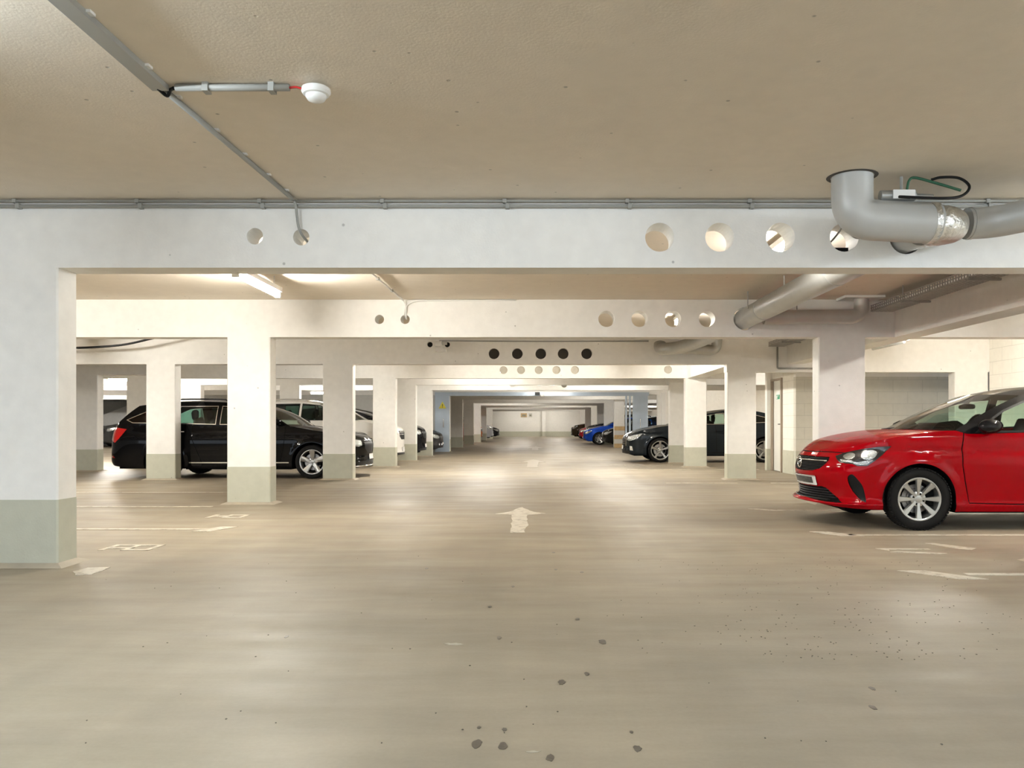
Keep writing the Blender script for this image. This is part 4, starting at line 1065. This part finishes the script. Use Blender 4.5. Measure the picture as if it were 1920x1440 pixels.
far_car((.05, .035, .02), 3.35, 61.2, PI, 'dark brown car, last on the far right', **suv)
far_car((.02, .02, .02), -18.9, 36.4, PI+.7, 'dark car with chrome grille at far left, behind the black estate car tail', **suv)
far_car((.01, .03, .08), -21.0, 38.6, 0, 'dark blue car at the far left near the ramp', **small)
# ------------------------------------------------------------------ ducts, pipes, conduits
def bend(p0, p1, p2, r, n=8):
    """path p0-p1-p2 with the corner at p1 rounded to radius r"""
    p0, p1, p2 = map(Vector, (p0, p1, p2)); a = (p0-p1).normalized(); b = (p2-p1).normalized(); th = a.angle(b); t = r/math.tan(th/2)
    q0 = p1+a*t; q1 = p1+b*t; out = [p0]
    for i in range(n+1):
        u = i/n; out.append(q0*(1-u)**2+p1*2*u*(1-u)+q1*u*u)
    out.append(p2); return out
# elbow duct hanging in front of the first beam
t = thing('ventilation_duct', 'fat grey duct elbow dropping from the ceiling to a foil joint, upper right', 'duct', (2.10, 5.36, H))
def L(o, *ps): return [tuple(Vector(p)-Vector(o)) for p in ps]
o0 = (2.10, 5.36, H)
pth = bend((2.10, 5.36, H-.003), (2.10, 5.36, 2.43), (2.66, 5.36, 2.40), .155, 10)
MB().tube([tuple(Vector(p)-Vector(o0)) for p in pth], .134, 28).build('elbow_pipe', M['paintpipe'], t, auto=True)
MB().lathe([(.138, -.003), (.16, -.004), (.165, -.001)], (0, 0, 0), 'Z', 28).build('ceiling_collar', pmat('collar_dark', (.07, .06, .05), .7), t)
fp = [(2.60, 5.36, 2.403), (2.70, 5.37, 2.405), (2.79, 5.43, 2.41), (2.835, 5.53, 2.42), (2.83, 5.64, 2.43), (2.78, 5.76, 2.44), (2.73, 5.88, 2.44)]
fp = catmull(fp, 7); rs = [.137 if i < 4 else (.118+.004*math.sin(i*2.2))*(1-.1*i/len(fp)) for i in range(len(fp))]
MB().tube([tuple(Vector(p)-Vector(o0)) for p in fp], rs, 28).build('foil_joint', M['foil'], t, auto=True)
p2 = [(2.73, 5.72, 2.44), (2.73, 5.86, 2.44), (2.73, 6.25, 2.445)]
MB().tube([tuple(Vector(p)-Vector(o0)) for p in p2], .108, 24).build('through_pipe', M['paintpipe'], t, auto=True)
k = MB(); k.tube(L(o0, (2.27, 5.32, 2.575), (2.50, 5.32, 2.575)), .034, 12); k.tube(L(o0, (2.50, 5.32, 2.575), (2.62, 5.32, 2.57)), .016, 8)
k.build('sensor_body', M['galv'], t, auto=True)
MB().box(.24, .385, -.085, -.075, -.170, -.112).build('type_label', M['pvcw'], t)
# second duct going right
t = thing('ventilation_duct', 'grey duct running right from the foil joint and bending at the right edge', 'duct', (3.2, 5.62, 2.47))
o1 = (3.2, 5.62, 2.47)
pp = bend((2.99, 5.60, 2.46), (3.17, 5.60, 2.465), (3.95, 4.5, 2.49), .24, 10)
MB().tube([tuple(Vector(p)-Vector(o1)) for p in pp], .108, 28).build('duct_pipe', M['paintpipe'], t, auto=True)
MB().tube(L(o1, (3.01, 5.60, 2.461), (3.03, 5.60, 2.461)), .112, 28).build('joint_ring', M['paintpipe'], t, auto=True)
# cables around the elbow
k = MB(); k.tube(catmull([(2.55, 5.36, 2.57), (2.40, 5.17, 2.52), (2.33, 5.15, 2.52), (2.60, 5.15, 2.51), (2.74, 5.18, 2.535), (2.80, 5.2, 2.60), (2.76, 5.25, 2.67), (2.66, 5.28, 2.685), (2.60, 5.3, 2.675)][1:], 8), .009, 8)
tag(k.build('cable', M['black'], None, smooth=True), 'black cable looping around the grey duct elbow', 'cable')
k = MB(); k.tube(catmull([(2.44, 5.30, 2.61), (2.455, 5.30, 2.67), (2.49, 5.29, 2.685), (2.60, 5.25, 2.64), (2.745, 5.2, 2.575)], 6), .009, 8)
tag(k.build('cable', M['greencable'], None, smooth=True), 'short dark green cable above the sensor on the duct elbow', 'cable')
k = MB(); k.tube([(2.43, 5.36, 2.53), (2.43, 5.36, H-.002)], .010, 8); tag(k.build('hanger_rod', M['pvc']), 'thin rod holding the sensor on the duct elbow to the ceiling', 'rod')
k = MB(); k.tube(catmull([(2.235, 5.90, 2.53), (2.25, 5.98, 2.50), (2.23, 6.1, 2.45), (2.18, 6.2, 2.40), (2.17, 6.28, 2.37)], 6), .008, 6)
tag(k.build('cable', M['pvc'], None, smooth=True), 'thin grey cable drooping through the fourth big hole of the first beam', 'cable')
k = MB(); k.tube(catmull([(2.27, 5.90, 2.50), (2.33, 5.9, 2.437), (2.40, 5.89, 2.43), (2.52, 5.89, 2.43), (2.56, 5.90, 2.44)], 6), .009, 6)
tag(k.build('cable', M['pvc'], None, smooth=True), 'grey cable leaving the fourth big hole to the right', 'cable')
k = MB(); k.box(2.19, 2.33, 6.02, 6.12, 2.345, 2.385); k.tube([(2.15, 6.06, 2.375), (2.20, 6.06, 2.375)], .012, 8)
tag(k.build('junction_box', M['black']), 'small black connector lying in the fourth big hole of the first beam', 'box')

# long duct between first and second beam
t = thing('ventilation_duct', 'long shiny silver duct slanting under the first beam into the second beam', 'duct', (2.73, 8.5, 2.457))
MB().tube([(0, -2.2, -.0), (0, 2.15, 0)], .132, 32).build('duct_pipe', M['galv'], t, auto=True)
MB().tube([(0, 1.18, 0), (0, 1.21, 0)], .136, 32).build('joint_ring', M['galv'], t, auto=True)
MB().tube([(0, -1.2, 0), (0, -1.17, 0)], .136, 32).build('joint_ring', M['galv'], t, auto=True)
for y in (9.95, 8.9, 7.9):
    k = MB(); k.tube([(2.60 if y > 9.5 else 2.73, y, 2.50 if y > 9.5 else 2.585), (2.60 if y > 9.5 else 2.73, y, H-.002)], .007, 6)
    tag(k.build('hanger_rod', M['tray']), {9.95: 'thin rod at the left flank of the silver duct beside the second beam', 8.9: 'thin rod holding the silver duct midway', 7.9: 'thin rod holding the silver duct right behind the first beam'}[y], 'rod')
t = thing('ventilation_duct', 'grey duct along the second beam with an elbow up to a ceiling plate', 'duct', (3.5, 10.38, 2.47))
o2 = (3.5, 10.38, 2.47)
MB().tube([tuple(Vector(p)-Vector(o2)) for p in bend((2.92, 10.38, 2.45), (4.19, 10.38, 2.46), (4.19, 10.38, H-.03), .14, 10)], .092, 28).build('elbow_pipe', M['paintpipe'], t, auto=True)
MB().box(.42, .93, -.16, .16, .213, .243).build('ceiling_plate', M['pvcw'], t)
k = MB(); k.tube([(3.35, 10.38, 2.55), (3.35, 10.38, H-.002)], .007, 6); tag(k.build('hanger_rod', M['tray']), 'thin rod holding the grey duct along the second beam', 'rod')
# bay three ducts
t = thing('ventilation_duct', 'silver duct bending below the second beam in the third bay', 'duct', (2.6, 13.6, 2.48))
o3 = (2.6, 13.6, 2.48)
MB().tube([tuple(Vector(p)-Vector(o3)) for p in catmull([(2.73, 10.95, 2.46), (2.73, 12.2, 2.47), (2.70, 13.6, 2.47), (2.55, 14.5, 2.46), (2.34, 14.82, 2.46), (2.28, 15.0, 2.50), (2.28, 15.05, 2.58)], 6)], .115, 24).build('duct_pipe', M['galv'], t, auto=True)
t = thing('ventilation_duct', 'grey duct along the third beam with a rounded end', 'duct', (2.95, 15.0, 2.47))
o4 = (2.95, 15.05, 2.5)
MB().tube([tuple(Vector(p)-Vector(o4)) for p in bend((2.5, 15.12, 2.54), (3.34, 15.12, 2.485), (3.36, 15.12, H-.01), .13, 8)], .098, 24).build('elbow_pipe', M['galv'], t, auto=True)
t = thing('ventilation_duct', 'grey duct crossing the driveway ceiling before the gate', 'duct', (2.6, 28.2, 2.45))
MB().tube([(-2.0, 0, 0), (2.3, .0, .02)], .13, 20).build('duct_pipe', M['galv'], t, auto=True)

# cable tray
def tray(x0, x1, y0, y1, z, label):
    t = thing('cable_tray', label, 'cable tray', ((x0+x1)/2, (y0+y1)/2, z))
    w_ = (x1-x0)/2; l = (y1-y0)/2; k = MB(); n = int((y1-y0)/.055)
    for sx in (-w_, w_):
        k.box(sx-.004, sx+.004, -l, l, -.03, -.012); k.box(sx-.004, sx+.004, -l, l, .012, .022); k.box(sx-.004, sx+.004, -l, l, .044, .054)
        for i in range(n):
            y = -l+(i+.5)*(2*l/n); k.box(sx-.003, sx+.003, y-.009, y+.009, -.012, .044)
    for j in range(5):
        x = -w_+(j+.5)*2*w_/5
        k.box(x-.012, x+.012, -l, l, -.032, -.029)
    for i in range(n):
        y = -l+(i+.5)*(2*l/n); k.box(-w_, w_, y-.012, y+.012, -.0325, -.029)
    k.build('perforated_channel', M['tray'], t)
    c = MB()
    for j in range(4):
        x = -w_+.05+j*(2*w_-.1)/3
        c.tube([(x+.006*math.sin(i+j), -l+i*(2*l)/12, -.015+.006*math.cos(i*1.7+j)) for i in range(13)], .010, 6)
    c.build('cables', M['pvc'], t)
    for y in np.arange(-l+.35, l, 1.45):
        k = MB(); k.box(-w_-.03, w_+.03, y-.018, y+.018, -.055, -.034); k.tube([(-w_-.015, y, -.055), (-w_-.015, y, H-z-.003)], .006, 6); k.tube([(w_+.015, y, -.055), (w_+.015, y, H-z-.003)], .006, 6)
        k.build('bracket', M['tray'], t)
    return t
tray(4.34, 4.62, 6.25, 10.45, 2.56, 'perforated metal cable tray hanging under the ceiling in front of the second beam')
tray(4.34, 4.62, 10.95, 15.1, 2.56, 'perforated cable tray end beyond the second beam, left of the wide column')
k = MB(); k.tube(bend((4.56, 15.281, 2.55), (4.56, 15.281, 2.13), (5.5, 15.281, 2.13), .04, 5), .018, 8)
tag(k.build('conduit', M['pvc'], None, smooth=True), 'thin grey conduit bending down from the tray end over the deep beam', 'conduit')
t = thing('tube_light', 'unlit white batten behind the upper edge of the wide right column', 'lamp', (6.0, 13.9, 2.44))
MB().box(-.07, .07, -.8, .5, .0, .08).build('housing', M['pvcw'], t); MB().tube([(0, -.75, -.02), (0, .45, -.02)], .03, 12).build('diffuser', M['paintpipe'], t, smooth=True)
k = MB(); k.tube([(0, -.6, .08), (0, -.6, H-2.44)], .006, 6); k.build('hanger', M['tray'], t)
k = MB(); k.tube([(0, .3, .08), (0, .3, H-2.44)], .006, 6); k.build('hanger', M['tray'], t)

# conduits on ceiling and beam
def conduit(name, label, path, r, clips=(), m='pvc', cat='conduit'):
    t = thing(name, label, cat, path[0]); o = Vector(path[0])
    MB().tube([tuple(Vector(p)-o) for p in path], r, 10).build('pipe', M[m], t, smooth=True)
    for c in clips:
        c = Vector(c)-o; MB().box(c.x-.014, c.x+.014, c.y-r-.006, c.y+r+.012, c.z-r-.006, c.z+r+.004).build('clip', M['pvc'], t)
    return t
ztop = H-.022
xs_ = [-6.6, -5.7, -4.8, -3.85, -2.95, -2.05, -1.15, -.25, .65, 1.55, 2.55, 3.3]
conduit('conduit', 'upper grey conduit running along the top of the nearest beam', [(-9, 5.88, H-.018), (8.5, 5.88, H-.018)], .009, [(x, 5.88, H-.018) for x in xs_])
conduit('conduit', 'lower, thicker grey conduit running along the top of the nearest beam', [(-9, 5.890, H-.052), (8.5, 5.890, H-.052)], .013, [(x+.02, 5.890, H-.052) for x in xs_])
t = thing('cable_trunking', 'flat grey cable duct running over the ceiling from the upper left corner', 'trunking', (-1.85, 3.4, H))
MB().box(-.042, .038, -1.2, .52, -.028, -.001).build('channel', M['pvc'], t)
for y in (-.9, -.55, -.18, .30):
    MB().box(-.062, .056, y-.02, y+.02, -.012, -.0005).build('clip', M['pvcw'], t)
t = thing('conduit', 'thin grey ceiling conduit from the trunking end down to the nearest beam', 'conduit', (-1.84, 3.95, H))
MB().tube([(0, 0, -.018), (.05, 1.90, -.018)], .015, 10).build('pipe', M['pvc'], t, smooth=True)
for y in (.10, .55, .95, 1.35, 1.7):
    MB().box(-.03+.026*y, .03+.026*y, y-.012, y+.012, -.012, -.0005).build('clip', M['pvcw'], t)
k = MB(); k.tube(catmull([(-1.79, 5.845, H-.02), (-1.78, 5.862, H-.06), (-1.775, 5.88, 2.58), (-1.765, 5.89, 2.50), (-1.75, 5.93, 2.455), (-1.735, 6.05, 2.42)], 6), .010, 8)
tag(k.build('cable', M['pvc'], None, smooth=True), 'grey cable dropping from the ceiling conduit into the second small hole of the nearest beam', 'cable')
k = MB(); k.tube(catmull([(-1.86, 3.90, H-.02), (-1.84, 3.96, H-.035), (-1.81, 3.93, H-.02), (-1.78, 3.905, H-.02)], 5), .009, 6)
tag(k.build('cable', M['black'], None, smooth=True), 'short dark cable bundle at the trunking junction on the ceiling', 'cable')
conduit('conduit', 'short grey conduit on the ceiling leading to the smoke detector', [(-1.77, 3.90, H-.02), (-1.215, 3.90, H-.02)], .017, [(-1.62, 3.9, H-.02), (-1.30, 3.9, H-.02)])
k = MB(); k.tube(catmull([(-1.215, 3.90, H-.02), (-1.18, 3.90, H-.018), (-1.14, 3.90, H-.03)], 5), .006, 6)
tag(k.build('cable', M['redlamp'], None, smooth=True), 'thin reddish cable between conduit end and smoke detector', 'cable')
t = thing('smoke_detector', 'round white smoke detector on the ceiling at upper left', 'detector', (-1.085, 3.90, H))
MB().tube([(0, 0, -.001), (0, 0, -.03)], .012, 10).build('mount', M['pvc'], t)
MB().lathe([(.0, -.018), (.055, -.018), (.068, -.026), (.070, -.042), (.062, -.055), (.050, -.058)], (0, 0, 0), 'Z', 36).build('base', M['pvcw'], t, auto=True)
MB().lathe([(.050, -.055), (.050, -.066), (.040, -.082), (.020, -.090), (0, -.092)], (0, 0, 0), 'Z', 36).build('sensor_dome', M['pvcw'], t, auto=True)
# second bay conduit
conduit('conduit', 'thin pale conduit on the ceiling between the first and second beam', [(-1.84, 6.3, H-.016), (-1.79, 10.52, H-.016)], .012, [(-1.82, 8.2, H-.016), (-1.81, 9.0, H-.016), (-1.80, 9.8, H-.016)], m='pvcw')
k = MB(); k.tube(catmull([(-1.79, 10.52, H-.016), (-1.77, 10.57, H-.05), (-1.755, 10.58, 2.6), (-1.76, 10.6, 2.50), (-1.765, 10.68, 2.46)], 6), .011, 8)
k.tube(catmull([(-1.78, 10.58, 2.50), (-1.76, 10.58, 2.60), (-1.68, 10.58, 2.67), (-1.5, 10.58, 2.695), (-1.0, 10.585, 2.70), (-.3, 10.585, 2.705)], 6), .009, 8)
tag(k.build('cable', M['pvcw'], None, smooth=True), 'white cable looping from the ceiling into the small hole of the second beam', 'cable')
k = MB(); k.tube([(-1.9, 15.289, 2.66), (.2, 15.289, 2.65), (2.1, 15.289, 2.655)], .011, 8)
tag(k.build('conduit', M['pvc'], None, smooth=True), 'thin conduit along the top of the third beam', 'conduit')
k = MB(); k.tube(catmull([(-9.9, 14.8, 2.56), (-9.2, 14.8, 2.495), (-8.6, 14.8, 2.478), (-8.0, 14.8, 2.505), (-7.6, 14.8, 2.55), (-7.2, 14.8, 2.64), (-6.95, 14.8, H-.02)], 8), .02, 8)
tag(k.build('cable', M['black'], None, smooth=True), 'dark cable sagging under the ceiling behind the second beam at left', 'cable')
t = thing('floodlight', 'small white camera and lamp unit mounted on the third beam left of centre', 'lamp', (-1.86, 15.2, 2.56))
MB().tube([(-.10, 0, .03), (.02, 0, .03)], [.05, .06], 16).build('lamp_head', M['pvcw'], t, auto=True)
MB().tube([(.03, -.02, .04), (.12, -.02, .04)], .03, 12).build('sensor', M['paintpipe'], t, auto=True)
MB().box(-.10, .10, -.05, .104, -.12, -.06).build('housing', M['pvcw'], t); MB().box(-.02, .04, -.01, .104, -.06, .02).build('arm', M['pvcw'], t)
# ------------------------------------------------------------------ luminaires
_lm = {}
def luminaire(x, y, z, label, along='Y', L=1.5, cool=False, drop=True, group='tube lights of the garage', mt=None):
    t = thing('tube_light', label, 'lamp', (x, y, z), 0 if along == 'Y' else PI/2)
    t['group'] = group
    mt = mt or ('litcool' if cool else 'lit'); key = (L, mt)
    if key not in _lm:
        a = MB().box(-.045, .045, -L/2, L/2, .035, .085)
        a.box(-.03, .03, -L/2, -L/2+.04, -.03, .04); a.box(-.03, .03, L/2-.04, L/2, -.03, .04)
        A = a.build('housing', M['pvcw'], t)
        B = MB().tube([(0, -L/2+.04, 0), (0, L/2-.04, 0)], .03, 12).build('tube', M[mt], t, smooth=True)
        _lm[key] = (A.data, B.data)
    else:
        for nm, me in zip(('housing', 'tube'), _lm[key]):
            o = bpy.data.objects.new(nm, me); COL.objects.link(o); o.parent = t
    if H-z-.085 > .01:
        for yy in (-L/2+.15, L/2-.15): MB().tube([(0, yy, .085), (0, yy, H-z)], .006, 6).build('hanger', M['tray'], t)
    return t
luminaire(-2.95, 8.42, 2.52, 'lit tube light hanging between the first two crossbeams, over the left lane', L=1.3)
luminaire(-2.9, 2.2, 2.6, 'tube light above the camera bay, outside the frame to the left', cool=True)
luminaire(3.4, -1.8, 2.6, 'tube light behind the camera on the right', cool=True)
luminaire(-1.5, -3.5, 2.6, 'tube light behind the camera on the left', cool=True)
luminaire(6.1, 3.0, 2.6, 'tube light right of the camera, over the empty bay', cool=True)
luminaire(6.1, 8.0, 2.6, 'tube light over the red car, outside the frame', mt='litmid')
luminaire(6.35, 12.6, 2.56, 'tube light behind the second crossbeam, before the bright block wall')
luminaire(2.15, 7.05, 2.6, 'tube light hidden behind the nearest beam over the right lane', L=1.0, mt='litfar')
luminaire(2.1, 11.7, 2.6, 'tube light hidden behind the second beam over the right lane', L=1.0, mt='litfar')
luminaire(-8.5, 8.3, 2.56, 'tube light in the left bays, hidden by the edge column')
luminaire(-8.5, 13., 2.56, 'tube light in the left bays behind the second crossbeam')
luminaire(-2.95, 17.2, 2.56, 'tube light hidden between third and fourth crossbeams')
luminaire(2.2, 17.6, 2.56, 'tube light behind the third crossbeam on the right')
luminaire(-10.9, 21.6, 2.27, 'lit tube light seen above the black estate car through the left opening', along='X', L=1.5)
luminaire(-6.6, 25.2, 2.06, 'lit tube light seen above the white car roof', along='X', L=1.2)
luminaire(-13.5, 25.2, 2.5, 'tube light before the ramp at far left', along='X')
luminaire(-19, 27.0, 2.5, 'tube light in the far left bay before the sixth beam', along='X')
luminaire(-15.5, 20.2, 2.5, 'tube light in the far left bay behind the dark column')
luminaire(-1.5, 21.6, 2.5, 'tube light behind the fourth crossbeam, left lane', along='X', mt='litfar')
luminaire(2.2, 25.2, 2.5, 'tube light behind the fifth crossbeam, right lane', along='X', mt='litfar')
luminaire(-1.6, 25., 2.5, 'tube light behind the fifth crossbeam, left lane', along='X', mt='litfar')
luminaire(8.5, 22., 2.5, 'tube light over the tail of the dark grey saloon')
luminaire(8.5, 28., 2.5, 'tube light before the white wall behind the dark grey saloon')
luminaire(0.4, 28.6, 2.5, 'tube light just before the gate header', along='X', mt='litfar')
luminaire(-20, 34, 2.5, 'tube light before the ramp parapet at far left', along='X')
for i, (x, y) in enumerate(((2.5, 34.), (1.0, 39.6), (-1.5, 45.2), (1.5, 50.5), (-1, 56.6), (1.5, 63.5), (1.6, 70.), (-1.8, 70.), (-6.5, 45), (-6.5, 58), (6.8, 40), (6.8, 52), (6.8, 64))):
    luminaire(x, y, 2.5, 'tube light in the rear hall, '+['first right behind the gate', 'second behind the gate', 'third behind the gate', 'over the lane beside the blue car', 'mid way to the end wall', 'second before the end wall', 'last one before the end wall on the right', 'last one before the end wall on the left', 'over the left bays near the white far car', 'over the left rear bays', 'over the right bays behind the gate', 'over the right bays behind the blue car', 'over the last right bays'][i], along='X', mt='litfar')
# ------------------------------------------------------------------ camera, world
cam = bpy.data.cameras.new('camera'); co = bpy.data.objects.new('camera', cam); COL.objects.link(co)
co.location = (0, 0, 1.05); co.rotation_euler = (PI/2, 0, 0)
cam.sensor_width = 36; cam.lens = 1500/1920*36; cam.shift_x = -50/1920; cam.shift_y = 77/1920; cam.clip_end = 200
SC.camera = co
w = bpy.data.worlds.new('world'); SC.world = w; w.use_nodes = True
w.node_tree.nodes['Background'].inputs[0].default_value = (.80, .90, 1, 1); w.node_tree.nodes['Background'].inputs[1].default_value = .7
SC.view_settings.view_transform = 'Standard'; SC.view_settings.look = 'None'; SC.view_settings.exposure = 1.66; SC.view_settings.gamma = 1
SC.cycles.max_bounces = 10; SC.cycles.diffuse_bounces = 6; SC.cycles.glossy_bounces = 4; SC.cycles.transparent_max_bounces = 12
SC.cycles.sample_clamp_indirect = 6; SC.cycles.caustics_reflective = False
SC.cycles.use_denoising = True
